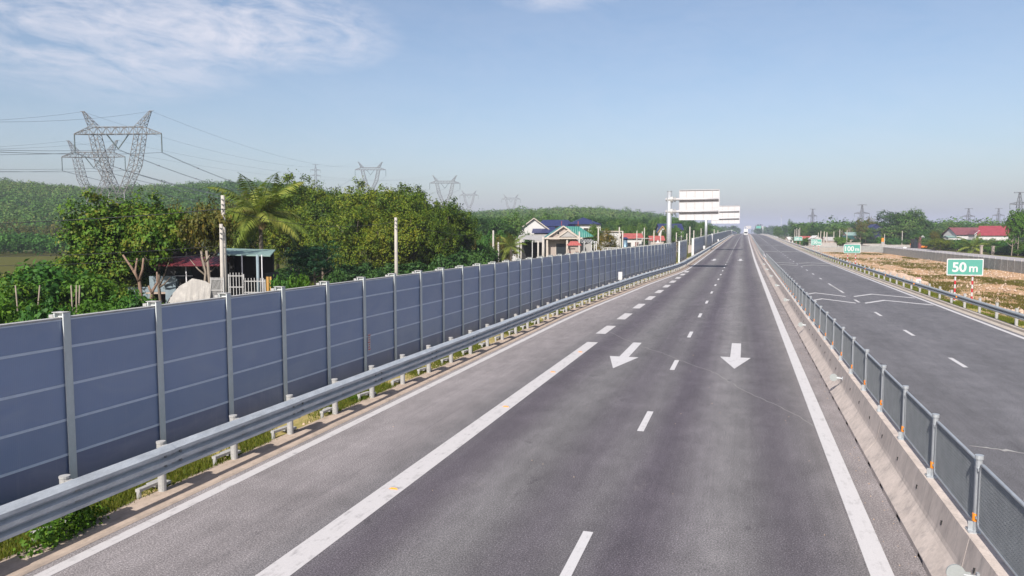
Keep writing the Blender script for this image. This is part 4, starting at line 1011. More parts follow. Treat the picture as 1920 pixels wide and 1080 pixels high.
stones('field_stones', np.array(pos), .03, .24, 'pale stones strewn over the rubble field', 4)
pos = [LP(rng.uniform(-9.75, -9.4), 5 + 60 * rng.random() ** 1.4, .01) for _ in range(700)]
stones('kerb_stones', np.array(pos), .012, .055, 'small pale stones between grass and kerb on the left', 6)
pos = [RP(rng.uniform(2.02, 2.42), 7 + 50 * rng.random() ** 1.5, .004) for _ in range(260)] + [RP(rng.uniform(-8, 1.6), 8 + 20 * rng.random(), .004) for _ in range(60)]
stones('road_grit', np.array(pos), .004, .018, 'grit and crumbs along the foot of the median barrier', 7)
for i, (px, d, r, h) in enumerate([(1690, 78, 2.4, .8), (1712, 74, 1.9, .6), (1668, 84, 2.2, .7), (1650, 88, 1.8, .55)]):
    X, Y = at(px, d); z0 = ground_z(X, Y); rr = np.random.default_rng(50 + i); mb = MB(); n = 20; rings = 7; vs = [(0, 0, h)]
    for k in range(1, rings + 1):
        for j in range(n): q = k / rings; a = 6.283 * j / n; rad = r * q * (1 + .12 * math.sin(3 * a + i)); vs.append((math.cos(a) * rad * .8, math.sin(a) * rad * 1.6, h * (1 - q) ** .8 - (.3 if k == rings else 0) + rr.normal(0, .05)))
    fs = [(0, 1 + j, 1 + (j + 1) % n) for j in range(n)] + [(1 + k * n + j, 1 + (k + 1) * n + j, 1 + (k + 1) * n + (j + 1) % n, 1 + k * n + (j + 1) % n) for k in range(rings - 1) for j in range(n)]
    o = MB().add(vs, fs).build('rubble_pile', M['stone']); o.location = (X, Y, z0)
    tag(o, ['pinkish rubble heap, highest one left of the 50 m sign', 'low rubble heap beside the highest heap', 'rubble heap farther towards the 100 m sign', 'flattest rubble heap near the 100 m sign'][i], 'rubble', 'rubble heaps in the field')

# ------------------------------------------------------------------ service road, its fence
sr = MB(); ysr = list(np.arange(60, 520, 10.0))
sr.add([p for y in ysr for p in ((52.5, y, -1.20), (59.5, y, -1.16))], [(2 * i, 2 * i + 1, 2 * i + 3, 2 * i + 2) for i in range(len(ysr) - 1)])
o = sr.build('service_road', M['service']); tag(o, 'pale concrete service road behind the field fence', 'road', None, 'structure')
sb = MB(); sb.add([p for y in ysr for p in ((49.2, y, -1.5), (51.5, y, -1.24), (60.2, y, -1.20), (62.0, y, -1.52))], [(4 * i + j, 4 * i + j + 1, 4 * i + 4 + j + 1, 4 * i + 4 + j) for i in range(len(ysr) - 1) for j in range(3)])
o = sb.build('road_bank', M['verge']); tag(o, 'low grassy bank carrying the service road', 'bank', None, 'structure')
def meshmat():
    t = NT('chain_link'); v = t.coords((1, 1, 1))
    sp = t.n('SeparateXYZ', i_Vector=v)
    p = t.n('BsdfPrincipled'); p.inputs['Base Color'].default_value = (.30, .31, .29, 1); p.inputs['Metallic'].default_value = .4; p.inputs['Roughness'].default_value = .55
    n = t.noise(v, 2, 3); c = t.ramp(n, [(.3, (.27, .285, .28)), (.7, (.38, .39, .38))]); t.t.links.new(c, p.inputs['Base Color'])
    t.t.links.new(p.outputs[0], t.out.inputs[0]); return t.m
M['chain'] = meshmat()
def link_panel(L, hgt, pitch, w):
    mb = MB(); k = int((L + hgt) / pitch)
    for i in range(k + 1):
        a = i * pitch
        for s in (0, 1):
            # diagonal wires clipped to the rectangle
            y0, z0, y1, z1 = a - hgt, 0, a, hgt
            if y0 < 0: z0 = -y0; y0 = 0
            if y1 > L: z1 = hgt - (y1 - L); y1 = L
            if z1 <= z0: continue
            p, q = ((y0, z0), (y1, z1)) if s == 0 else ((L - y0, z0), (L - y1, z1))
            mb.beam((0, p[0], p[1]), (0, q[0], q[1]), w)
    for z in (0.02, hgt): mb.beam((0, 0, z), (0, L, z), .045)
    return mb.mesh('mesh_panel', M['chain'])
LPN = link_panel(3.0, 1.75, .15, .05)
mb = MB(); mb.box((0, 0, .9), (.09, .09, 2.0)); mb.box((-.02, 0, 1.95), (.14, .14, .10)); cpost = mb.mesh('post', M['galv_post'])
fr_ = empty('field_fence', (39.2, 84, -1.5), 0, 'long grey chain-link fence between the rubble field and the service road', 'fence')
for k in range(90):
    q = (0, 3.0 * k, .0); link_mesh('post', cpost, fr_, q); link_mesh('mesh_panel', LPN, fr_, q)
fr2 = empty('field_fence', (14.8, 236, -1.2), 0, 'shorter grey fence crossing the field behind the 150 m sign', 'fence')
for k in range(8):
    q = (3.0 * k, 0, 0); link_mesh('post', cpost, fr2, q); o = link_mesh('mesh_panel', LPN, fr2, q, -math.pi / 2)

# ------------------------------------------------------------------ utility poles & cables
def util_pole(px, ytop, d, label, r=.13, square=False, arm=True):
    X, Y = at(px, d); z0 = ground_z(X, Y); zt = zat(ytop, d); root = empty('utility_pole', (X, Y, z0), YAW, label, 'utility pole', 'concrete utility poles')
    mb = MB(); h = zt - z0
    mb.tube([(0, 0, 0), (0, 0, h * .5), (0, 0, h)], [r * 1.25, r * 1.08, r * .85], 4 if square else 10); mb.build('shaft', M['pole'], root, not square, fix=True)
    if arm:
        mb = MB()
        for k in range(3): mb.tube([(0, -r, h - .25 - .3 * k), (.04, -r - .10, h - .22 - .3 * k)], .035, 6); mb.cyl((0, 0, h - .28 - .3 * k), r * .95, .03, 10)
        mb.build('insulator', M['galv_dark'], root, fix=True)
    return root
poles = [(421, 367, 45, 'tall white concrete pole right in front of the shed, nearest on the left', .13), (416.5, 420, 44, 'shorter concrete pole leaning against the nearest tall pole', .12), (743, 408, 58, 'tall concrete pole standing before the grove', .13),
 (925, 432, 100, 'pale pole left of the young palm, taller of two', .13), (934.5, 454, 98, 'short white post right beside the taller pole by the palm', .11), (977, 449, 116, 'grey post left of the porch posts', .12),
 (1009, 452, 112, 'white porch-side post left of the beige wall', .13), (1018.5, 444, 112, 'thick paired post at the corner of the beige wall', .2), (1086, 434, 112, 'grey pole in front of the green roof', .13), (1121.5, 428, 130, 'brown-grey pole right of the green roof', .13),
 (1160.7, 426, 140, 'tall pole left of the blue tank', .13), (1167, 433, 138, 'shorter pole touching the blue tank', .14), (1193.6, 433, 150, 'thin pole before the small red roof', .1), (1203.5, 434, 170, 'faint pole right of the small red roof', .12), (1207.5, 427, 175, 'taller faint pole beside the yellow tree', .12),
 (1225.5, 432, 178, 'brown pole by the pink wall', .14), (1238, 432, 165, 'pole bearing a white bent bracket near the sign pole', .12), (1252.5, 435, 175, 'slim pole just left of the thick sign pole', .12),
 (1292.5, 425, 210, 'tall brown pole between the two gantry signs', .17), (1300, 432, 205, 'pole with crossbar beside the tall brown pole', .15), (1313.5, 428, 230, 'slim pole left of the second sign pole', .12), (1322, 428, 235, 'slim pole nearly hidden by the second sign pole', .12),
 (1267.5, 436, 190, 'slim pole right of the thick sign pole', .12), (1287, 438, 195, 'short brown post behind the gap', .13), (1338, 430, 260, 'thin pole beyond the second sign pole', .13), (1345, 432, 270, 'thinner pole near the end of the brown trees', .12)]
for p in poles: util_pole(p[0], p[1], p[2], p[3], p[4], False, p[2] < 100)
rp = [(1489, 430, 330), (1492.5, 428, 330), (1495.5, 430, 328), (1498, 427, 335), (1537.6, 433, 300), (1544, 434, 300), (1549, 435, 305), (1573, 430, 320), (1586.5, 432, 300), (1657, 439, 290), (1690, 433, 300), (1708, 435, 300), (1562, 434, 310), (1533, 436, 310)]
rl = ['leftmost thin post of the cluster behind the 200 m sign', 'second thin post of the cluster behind the 200 m sign', 'third thin post of the cluster behind the 200 m sign', 'tallest thin post of the cluster behind the 200 m sign', 'grey post above the 150 m sign, left of three', 'thicker grey post above the 150 m sign', 'grey post right of the thicker post above the 150 m sign',
 'slim post standing before the wood', 'slim post left of the dark green shed', 'pale post beside the orange sign', 'tall slim post in front of the great tree', 'faint slim post left of the kiosk', 'short post among the far plots', 'short post left of the 150 m posts']
for p, l in zip(rp, rl): util_pole(*p, l, .22 if 'thick' in l else .16, True, False)
def cable(name, pts_fn, n, r, mat, label, group=None, cat='cable'):
    mb = MB(); P_ = [pts_fn(i / n) for i in range(n + 1)]; mb.tube(P_, r, 5); o = mb.build(name, mat); tag(o, label, cat, group)
def span(a, b, sag):
    a = np.array(a, float); b = np.array(b, float); return lambda t: tuple(a + (b - a) * t - np.array([0, 0, 4 * sag * t * (1 - t)]))
pA = (*at(-160, 36), zat(424, 36)); pB = (*at(420.5, 44.8), zat(392, 44.8)); pC = (*at(743, 58), zat(415, 58)); pD = (*at(925, 100), zat(438, 100))
cable('overhead_cable', span(pA, pB, .15), 24, .022, M['wire'], 'thick black cable crossing the big tree to the nearest pole')
cable('overhead_cable', span((pA[0], pA[1], pA[2] - 1.5), (pB[0], pB[1], pB[2] - 2.2), .2), 24, .014, M['wire'], 'lower thin black cable over the meadow at the left edge')
cable('overhead_cable', span((pA[0], pA[1], pA[2] - 1.9), (pB[0], pB[1], pB[2] - 2.6), .3), 24, .012, M['wire'], 'lowest thin black cable over the meadow at the left edge')
cable('overhead_cable', span(pB, pC, .7), 24, .014, M['wire'], 'thin black cable from the nearest pole to the grove pole')
cable('overhead_cable', span(pC, pD, .6), 24, .014, M['wire'], 'thin black cable from the grove pole to the pole by the palm')

# ------------------------------------------------------------------ pylons
def lattice(mb, A, B, n, w, wd, faces=(0, 1, 2, 3)):
    A = [Vector(a) for a in A]; B = [Vector(b) for b in B]
    for a, b in zip(A, B): mb.beam(a, b, w)
    for k in range(n):
        t0, t1 = k / n, (k + 1) / n
        for i in faces:
            j = (i + 1) % 4
            p0, p1 = A[i].lerp(B[i], t0), A[i].lerp(B[i], t1); q0, q1 = A[j].lerp(B[j], t0), A[j].lerp(B[j], t1)
            if k % 2: mb.beam(p0, q1, wd)
            else: mb.beam(q0, p1, wd)
            mb.beam(p1, q1, wd * .8)
def sq(x0, x1, d, z): return [(x0, -d, z), (x1, -d, z), (x1, d, z), (x0, d, z)]
def cat_pylon(thick=.15):
    w, wd = thick, thick * .6; mb = MB()
    lattice(mb, sq(-4.6, 4.6, 4.6, 0), sq(-2.2, 2.2, 1.6, 17), 6, w * 1.2, wd)
    for s in (-1, 1):
        a = sq(s * .2, s * 2.2, 1.5, 17); b = sq(s * 3.6, s * 6.2, 1.3, 25); c = sq(s * 5.6, s * 8.0, 1.2, 34)
        lattice(mb, a, b, 5, w, wd); lattice(mb, b, c, 6, w, wd)
        lattice(mb, sq(s * 5.6, s * 8.0, 1.2, 36), [(s * 9.8, -.2, 40.6), (s * 10.2, -.2, 40.4), (s * 10.2, .2, 40.4), (s * 9.8, .2, 40.6)], 5, w * .8, wd)
        mb.beam((s * 9.6, 0, 40.6), (s * 10.9, 0, 40.6), w)
        lattice(mb, [(s * 8.0, -1.1, 34), (s * 8.0, -1.1, 36), (s * 8.0, 1.1, 36), (s * 8.0, 1.1, 34)], [(s * 13, -.15, 34.0), (s * 13, -.15, 34.2), (s * 13, .15, 34.2), (s * 13, .15, 34.0)], 5, w, wd)
    body = MB(); lattice(body, [(-8, -1.1, 34), (-8, -1.1, 36), (-8, 1.1, 36), (-8, 1.1, 34)], [(8, -1.1, 34), (8, -1.1, 36), (8, 1.1, 36), (8, 1.1, 34)], 12, w, wd)
    ins = []
    for p, q in (((-13, 0, 34), (-13, 0, 28.8)), ((13, 0, 34), (13, 0, 28.8)), ((-3.3, 0, 34), (0, 0, 29.8)), ((3.3, 0, 34), (0, 0, 29.8))):
        m = MB(); p = Vector(p); q = Vector(q); k = 16; pts = []; rd = []
        for i in range(k * 2 + 1): pts.append(p.lerp(q, i / (2 * k))); rd.append(.24 if i % 2 else .12)
        m.tube(pts, rd, 6); ins.append(m.mesh('insulator', M['insul']))
    return mb.mesh('tower', M['lattice']), body.mesh('crossarm', M['lattice']), ins
CT, CA, CI = cat_pylon(); CT2, CA2, CI2 = cat_pylon(.21)
def pylon_cat(px, ytop, d, label, rot=0, far=False):
    X, Y = at(px, d); zt = zat(ytop, d); root = empty('pylon', (X, Y, zt - 40.8), YAW + rot, label, 'pylon', 'cat-head lattice pylons')
    link_mesh('tower', CT2 if far else CT, root); link_mesh('crossarm', CA2 if far else CA, root)
    for m in (CI2 if far else CI): link_mesh('insulator', m, root)
    return X, Y, zt - 40.8
PY1 = pylon_cat(230, 211, 217, 'largest lattice pylon with raised horns above the big tree', R(-3))
PY2 = pylon_cat(183, 265, 298, 'second lattice pylon just behind and left of the largest', R(-3))
PY3 = pylon_cat(697, 305, 633, 'lattice pylon peeking over the grove, left of the pair', 0, True)
PY4 = pylon_cat(835, 330, 640, 'lattice pylon right of the grove, lower than its neighbour', 0, True)
PY5 = pylon_cat(880, 358, 1050, 'small hazy pylon beyond the right end of the grove', 0, True)
PY6 = pylon_cat(958, 365, 1040, 'small hazy pylon above the belt left of the villa', 0, True)
def phase(P_, x, z, rot=R(-3)):
    a = YAW + rot; return (P_[0] + x * math.cos(a), P_[1] + x * math.sin(a), P_[2] + z)
def prev(P_, d): return (P_[0] - FW[0] * d, P_[1] - FW[1] * d, P_[2])
for P_, Q_, nm, back in ((PY1, PY3, 'largest pylon', 330), (PY2, PY4, 'second pylon', 420)):
    B_ = prev(P_, back)
    for (x, z), wn in zip(((-13, 28.7), (0, 29.6), (13, 28.7)), ('left', 'middle', 'right')):
        for tgt, nm2, sag in ((Q_, 'away to the far pylons', 17), (B_, 'out of the left edge', 11)):
            mb = MB()
            for off in (-.22, .22):
                f_ = span(phase(P_, x + off, z), phase(tgt, x + off, z), sag); mb.tube([f_(i / 30) for i in range(31)], .045, 4)
            if nm2[0] == 'a':
                for t in (.06, .13, .2): c = f_(t); mb.box((c[0] - .2, c[1], c[2]), (.6, .3, .3))
            o = mb.build('power_cable', M['wire_al']); tag(o, 'twin conductor on the %s arm of the %s running %s' % (wn, nm, nm2), 'cable', 'high-voltage conductors')
    for x, wn in ((-10.2, 'left'), (10.2, 'right')):
        for tgt, nm2, sag in ((Q_, 'far side', 9), (B_, 'near side', 20)):
            f_ = span(phase(P_, x, 40.5), phase(tgt, x, 40.5), sag); mb = MB(); mb.tube([f_(i / 30) for i in range(31)], .028, 4)
            o = mb.build('earth_wire', M['wire_al']); tag(o, 'thin earth wire from the %s horn of the %s on its %s' % (wn, nm, nm2), 'cable', 'earth wires')
def tower_pylon(thick=.22, arms=3):
    mb = MB(); w, wd = thick, thick * .6
    lattice(mb, sq(-3.2, 3.2, 3.2, 0), sq(-1.3, 1.3, 1.3, 18), 7, w, wd); lattice(mb, sq(-1.3, 1.3, 1.3, 18), sq(-.9, .9, .9, 34), 8, w, wd); lattice(mb, sq(-.9, .9, .9, 34), sq(-.25, .25, .25, 40), 3, w, wd)
    am = MB(); ins = []
    for z in (20, 26.5, 33):
        for s in (-1, 1):
            lattice(am, [(s * 1, -.9, z), (s * 1, -.9, z + 1.6), (s * 1, .9, z + 1.6), (s * 1, .9, z)], [(s * 6, -.1, z + .4), (s * 6, -.1, z + .6), (s * 6, .1, z + .6), (s * 6, .1, z + .4)], 3, w * .8, wd)
            m = MB(); m.tube([(s * 6, 0, z + .4), (s * 6, 0, z - 2.6)], .12, 6); ins.append(m.mesh('insulator', M['insul']))
    lattice(mb, sq(-3.4, 3.4, .2, 39.6), sq(-3.4, 3.4, .2, 40.1), 1, w * .6, wd)
    return mb.mesh('tower', M['lattice']), am.mesh('crossarm', M['lattice']), ins
TT, TA, TI = tower_pylon(.20)
RPY = []
for px, yt, d, rot, lb in ((1521, 392, 700, .5, 'faint slender pylon above the far right-hand wood'), (1613, 384, 560, .1, 'slender pylon behind the wispy trees left of the great tree'), (1812, 391, 620, .15, 'slender pylon above the maroon roof'),
     (1868, 391, 700, .1, 'faint slender pylon right of the one above the maroon roof'), (1906, 361, 420, .15, 'tall dark pylon at the right edge, largest on that side'), (595, 310, 900, .4, 'tiny slender pylon over the left end of the grove')):
    X, Y = at(px, d); zt = zat(yt, d); root = empty('pylon', (X, Y, zt - 40.1), YAW + rot, lb, 'pylon', 'slender lattice pylons'); RPY.append((X, Y, zt - 40.1, rot))
    link_mesh('tower', TT, root); link_mesh('crossarm', TA, root)
    for m in TI: link_mesh('insulator', m, root)
for a, b, nm in ((4, 2, 'right edge pylon'), (2, 1, 'pylon above the maroon roof'), (3, 0, 'faint right-hand pylon')):
    for z in (17.4, 23.9, 30.4):
        f_ = span((RPY[a][0], RPY[a][1], RPY[a][2] + z), (RPY[b][0], RPY[b][1], RPY[b][2] + z), 6); mb = MB(); mb.tube([f_(i / 24) for i in range(25)], .05, 4)
        o = mb.build('power_cable', M['wire_al']); tag(o, '%s conductor leaving the %s' % ({17.4: 'lowest', 23.9: 'middle', 30.4: 'highest'}[z], nm), 'cable', 'conductors on the right')
# tall lamp masts by the far interchange
for px, yt, d, lb in ((1463, 405, 620, 'tall thin lamp mast right of the road end'), (1551, 408, 620, 'tall thin lamp mast above the far right-hand wood'), (1412, 424, 900, 'faint lamp mast near the vanishing road')):
    X, Y = at(px, d); root = empty('lamp_mast', (X, Y, -1.5), 0, lb, 'lamp mast', 'lamp masts'); zt = zat(yt, d) + 1.5
    mb = MB(); mb.cyl((0, 0, 0), .16, zt, 8, r2=.09); mb.build('mast', M['galv'], root, True); mb = MB(); mb.cyl((0, 0, zt - .3), .55, .5, 10); mb.build('lamp_head', M['white'], root, True, fix=True)

# ------------------------------------------------------------------ houses
def house(px, d, label, cat='house', name='house', rot=0, zb=None):
    X, Y = at(px, d); z0 = -1.5 if zb is None else zb; return empty(name, (X, Y, z0), YAW + rot, label, cat)
def gable(root, x0, x1, y0, y1, eave, ridge, axis, wall, roof, over=.4, thick=.12, trim=None):
    """gabled block; axis 'x' = ridge along x, 'y' = ridge along y (gable towards the viewer)"""
    mb = MB()
    if axis == 'y':
        xm = (x0 + x1) / 2; poly = [(x0, 0), (x1, 0), (x1, eave), (xm, ridge), (x0, eave)]
        mb.prism(poly, lambda u, v: (u, y0, v), lambda u, v: (u, y1, v)); w = mb.build('wall', wall, root, fix=True)
        rb = MB(); sl = (ridge - eave) / (xm - x0)
        for s, xe in ((-1, x0), (1, x1)):
            e = (xe + s * over, eave - sl * over); r = (xm, ridge)
            rb.prism([(e[0], e[1] + .01), (r[0], r[1] + .01), (r[0], r[1] + thick), (e[0], e[1] + thick)], lambda u, v: (u, y0 - over, v), lambda u, v: (u, y1 + over, v))
        ro = rb.build('roof', roof, root, fix=True)
        if trim:
            tb = MB()
            for s, xe in ((-1, x0), (1, x1)): tb.beam((xe + s * over, y0 - over - .03, eave - sl * over + .02), (xm, y0 - over - .03, ridge + .02), .05, .2)
            tb.build('bargeboard', trim, root, fix=True)
    else:
        ym = (y0 + y1) / 2; poly = [(y0, 0), (y1, 0), (y1, eave), (ym, ridge), (y0, eave)]
        mb.prism(poly, lambda u, v: (x0, u, v), lambda u, v: (x1, u, v)); w = mb.build('wall', wall, root, fix=True)
        rb = MB(); sl = (ridge - eave) / (ym - y0)
        for s, ye in ((-1, y0), (1, y1)):
            e = (ye + s * over, eave - sl * over)
            rb.prism([(e[0], e[1] + .01), (ym, ridge + .01), (ym, ridge + thick), (e[0], e[1] + thick)], lambda u, v: (x0 - over, u, v), lambda u, v: (x1 + over, u, v))
        ro = rb.build('roof', roof, root, fix=True)
    return w, ro
def opening(root, xc, zc, w, h, y, name='window', mat='glass', frame='trim'):
    f = MB(); t = .07
    f.box((xc, y - .03, zc + h / 2), (w + 2 * t, .08, t)); f.box((xc, y - .03, zc - h / 2), (w + 2 * t, .10, t))
    for s in (-1, 1): f.box((xc + s * (w / 2 + t / 2), y - .03, zc), (t, .08, h - t))
    fo = f.build(name, M[frame], root); p = MB(); p.box((xc, y - .01, zc), (w, .03, h)); p.build('pane', M[mat], fo); return fo

# open shed behind the wall on the left
S = 46 / F
r_ = house(400, 46, 'open roadside shed with pale green roof and red awning behind the wall', 'shed', 'shed', zb=-1.2)
def sxp(px): return (px - 400) * S
def lxp(px, y): return ((px - 960) * (46 + y) + 560 * 46) / F
def szp(py): return zat(py, 46) + 1.2
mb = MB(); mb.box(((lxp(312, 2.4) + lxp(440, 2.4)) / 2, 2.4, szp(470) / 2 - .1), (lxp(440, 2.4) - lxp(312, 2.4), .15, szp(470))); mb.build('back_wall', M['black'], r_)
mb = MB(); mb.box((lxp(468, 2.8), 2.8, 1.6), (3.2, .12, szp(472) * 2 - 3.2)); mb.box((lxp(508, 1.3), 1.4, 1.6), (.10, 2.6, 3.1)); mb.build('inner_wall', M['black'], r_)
mb = MB(); mb.box((sxp(318), .1, 1.3), (sxp(328) - sxp(308), .2, 2.6)); mb.build('wall', M['plaster_b'], r_)
mb = MB(); rf = [(lxp(408, -.3), -.3, szp(476)), (lxp(507, -.3), -.3, szp(478.5)), (lxp(517, 3), 3, szp(470)), (lxp(420, 3), 3, szp(467))]
mb.add(rf + [(x, y, z - .07) for x, y, z in rf], [(0, 1, 2, 3), (7, 6, 5, 4), (0, 4, 5, 1), (1, 5, 6, 2), (2, 6, 7, 3), (3, 7, 4, 0)]); mb.build('roof', M['roof_pale'], r_)
mb = MB(); mb.quad((sxp(302), -.9, szp(497)), (sxp(430), -.9, szp(496)), (lxp(436, 1.2), 1.2, szp(483)), (lxp(318, 1.2), 1.2, szp(481))); mb.box(((sxp(302) + sxp(430)) / 2, -.9, szp(497)), (sxp(430) - sxp(302), .04, .05)); mb.build('awning', M['awning'], r_)
for px in (355, 459, 488, 496): mb = MB(); mb.cyl((sxp(px), -.5, 0), .035 if px != 488 else .09, szp(477 if px > 440 else 497), 10); mb.build('post', M['plaster_b'] if px == 488 else M['white_metal'], r_, True, fix=True)
mb = MB(); mb.box((sxp(502), .1, 1.5), (.34, .06, 2.9)); mb.build('side_board', M['timber'], r_)
mb = MB(); mb.box((sxp(341), .25, szp(512)), (1.0, .06, .75)); mb.build('window', M['glass'], r_)
mb = MB(); mb.box((sxp(341), .2, szp(517.5)), (1.1, .06, .05)); mb.build('window_sill', M['white_metal'], r_)
# grey outbuilding at left of shed
r_ = house(255, 47, 'small pale blue and grey outbuilding with a dark doorway left of the shed', 'outbuilding', 'outbuilding', zb=-1.2)
mb = MB(); mb.box((-.1, .5, 1.1), (1.5, .2, 2.2)); mb.box((1.5, .5, 2.4), (1.8, .2, 1.0)); mb.build('wall', M['plaster_b'], r_)
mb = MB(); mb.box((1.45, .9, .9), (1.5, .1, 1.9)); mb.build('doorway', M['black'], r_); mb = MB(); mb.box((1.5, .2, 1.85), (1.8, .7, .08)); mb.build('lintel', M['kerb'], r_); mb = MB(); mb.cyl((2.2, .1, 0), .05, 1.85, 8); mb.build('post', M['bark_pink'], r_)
# white tarpaulin draped on poles
d = 43; X, Y = at(355, d); rows = [[(310, 566), (322, 550), (335, 536), (350, 528), (359, 522), (372, 524), (384, 527), (394, 533)], [(305, 600), (320, 600), (335, 600), (350, 600), (360, 600), (372, 600), (384, 600), (396, 600)]]
mb = MB(); vs = []; nn_ = 40; kk = 8
for j in range(kk + 1):
    for i in range(nn_ + 1):
        t = i / nn_ * 7; a = int(min(t, 6)); u = t - a; tp = np.array(rows[0][a]) * (1 - u) + np.array(rows[0][a + 1]) * u; bt = np.array(rows[1][a]) * (1 - u) + np.array(rows[1][a + 1]) * u
        p = tp + (bt - tp) * j / kk; fold = .10 * math.sin(i * 1.1) * (j / kk) + .05 * math.sin(i * 2.7 + j)
        vs.append(((p[0] - 355) * d / F, fold - .5 * j / kk, zat(p[1], d) + 1.2))
mb.add(vs, [(j * (nn_ + 1) + i, j * (nn_ + 1) + i + 1, (j + 1) * (nn_ + 1) + i + 1, (j + 1) * (nn_ + 1) + i) for j in range(kk) for i in range(nn_)])
o = mb.build('tarpaulin', M['tarp'], smooth=True); o.location = (X, Y, -1.2); o.rotation_euler = (0, 0, YAW); tag(o, 'white tarpaulin draped in folds beside the shed', 'tarpaulin')
def bars(px0, px1, y0, y1, d, n, label, name, diag=False):
    X, Y = at((px0 + px1) / 2, d); z0 = -1.2; root = empty(name, (X, Y, z0), YAW, label, 'fence'); w = (px1 - px0) * d / F; zt = zat(y0, d) - z0
    fr = MB(); fr.box((0, 0, zt - .1), (w, .05, .05)); fr.box((0, 0, zt - .75), (w, .05, .05)); fr.box((-w / 2, 0, zt / 2), (.06, .06, zt)); fr.box((w / 2, 0, zt / 2), (.06, .06, zt)); fr.build('frame', M['galv_post'], root)
    for i in range(n):
        x = -w / 2 + w * (i + .5) / n; mb = MB()
        if diag: mb.tube([(x - .1, 0, 0), (x + .05, .05, zt * .5), (x - .06, 0, zt)], .025, 5)
        else: mb.box((x, 0, zt / 2 + .06), (.035, .03, zt + .06))
        mb.build('bar', M['galv_post'], root)
bars(456, 496, 524, 570, 43, 7, 'white picket fence in front of the open shed', 'picket_fence')
bars(428, 456, 514, 570, 43, 5, 'pale metal gate between pole and picket fence', 'metal_gate')
bars(394, 418, 520, 570, 43, 10, 'wire net panel of slanting rods left of the pole', 'net_panel', True)

# house with the green roof
r_ = house(1062, 118, 'beige unfinished house with green metal roof and two front gables'); S2 = 118 / F
def hx(px): return (px - 1062) * S2
def hz(py): return zat(py, 118) + 1.5
gable(r_, hx(1024), hx(1088), 0, 8, hz(446), hz(424.5), 'y', M['plaster'], M['roof_green'], .35, .12, M['trim'])
mb = MB(); mb.add([(hx(1056), -.3, hz(424.3)), (hx(1086), .2, hz(424.8)), (hx(1113), -.2, hz(443)), (hx(1090), -.6, hz(445.6)), (hx(1056), 8.2, hz(424.3)), (hx(1086), 8.2, hz(424.8)), (hx(1113), 8.2, hz(443))], [(0, 3, 2, 1), (1, 2, 6, 5), (0, 1, 5, 4)]); mb.build('side_roof', M['roof_green'], r_)
mb = MB(); mb.box((hx(1099), 4.2, hz(446) / 2), (hx(1110) - hx(1088), 7, hz(446) - .04)); mb.build('side_wall', M['plaster_g'], r_)
mb = MB(); xa, xm, xb = hx(1047), hx(1063), hx(1081); mb.prism([(xa, hz(444)), (xb, hz(444)), (xm, hz(432.5))], lambda u, v: (u, -1.2, v), lambda u, v: (u, .0, v)); mb.build('porch_gable', M['plaster_g'], r_, fix=True)
mb = MB()
for p, q in (((xa - .2, -1.25, hz(444.6)), (xm, -1.25, hz(432)),), ((xb + .2, -1.25, hz(444.6)), (xm, -1.25, hz(432)))): mb.beam(p, q, .14, .2)
mb.box(((hx(1022) + hx(1088)) / 2, -.9, hz(446.5)), (hx(1090) - hx(1020), 1.1, .25)); mb.build('porch_trim', M['trim'], r_)
for px in (1025, 1062): mb = MB(); mb.box((hx(px), -1.1, hz(447) / 2), (.28, .28, hz(447))); mb.build('porch_post', M['trim'], r_)
opening(r_, hx(1046.5), hz(437.5), .36, .42, 0); opening(r_, hx(1052), hz(467), 1.6, 1.9, 0)
for px in (1010, 1027): pass
for i, px in enumerate((1036.5, 1092)): mb = MB(); mb.cyl((hx(1053 if i == 0 else 1084), .4, hz(424)), .05, .8, 8); mb.build('finial', M['tile'], r_)
# steel lean-to frame right of it
r_ = house(1105, 112, 'open white steel lean-to frame beside the green roofed house', 'frame', 'steel_frame'); S3 = 112 / F
for px in (1095, 1109, 1114, 1118): mb = MB(); mb.box(((px - 1105) * S3, 0, (zat(452, 112) + 1.5) / 2), (.10, .10, zat(452, 112) + 1.5)); mb.build('post', M['white'], r_)
mb = MB()
for k in range(6): mb.beam(((1084 + k * 5 - 1105) * S3, 2.5, zat(449, 112) + 1.5), ((1092 + k * 5.4 - 1105) * S3, -.5, zat(455, 112) + 1.5), .06)
mb.build('rafters', M['white'], r_)
# gate pavilion with small red hipped roof
r_ = house(1076, 108, 'small gate pavilion with hipped red tile roof', 'gate', 'gate_pavilion'); S4 = 108 / F
def hip(root, x0, x1, y0, y1, ze, zt, inset, mat, name='roof'):
    mb = MB(); ym = (y0 + y1) / 2; a = [(x0, y0, ze), (x1, y0, ze), (x1, y1, ze), (x0, y1, ze), (x0 + inset, ym, zt), (x1 - inset, ym, zt)]
    mb.add(a, [(0, 1, 5, 4), (1, 2, 5), (2, 3, 4, 5), (3, 0, 4), (3, 2, 1, 0)]); return mb.build(name, mat, root)
hip(r_, -1.05, 1.05, -.9, .9, zat(460, 108) + 1.5, zat(452, 108) + 1.5, .55, M['tile'])
mb = MB(); mb.box((-.15, 0, 1.85), (.6, .5, 3.7)); mb.box((-.85, .1, 1.85), (.3, .4, 3.7)); mb.build('pillar', M['plaster'], r_); mb = MB(); mb.box((.45, .1, 1.6), (.5, .08, 3.2)); mb.box((-.58, .1, 1.6), (.2, .08, 3.2)); mb.build('door', M['awning'], r_)
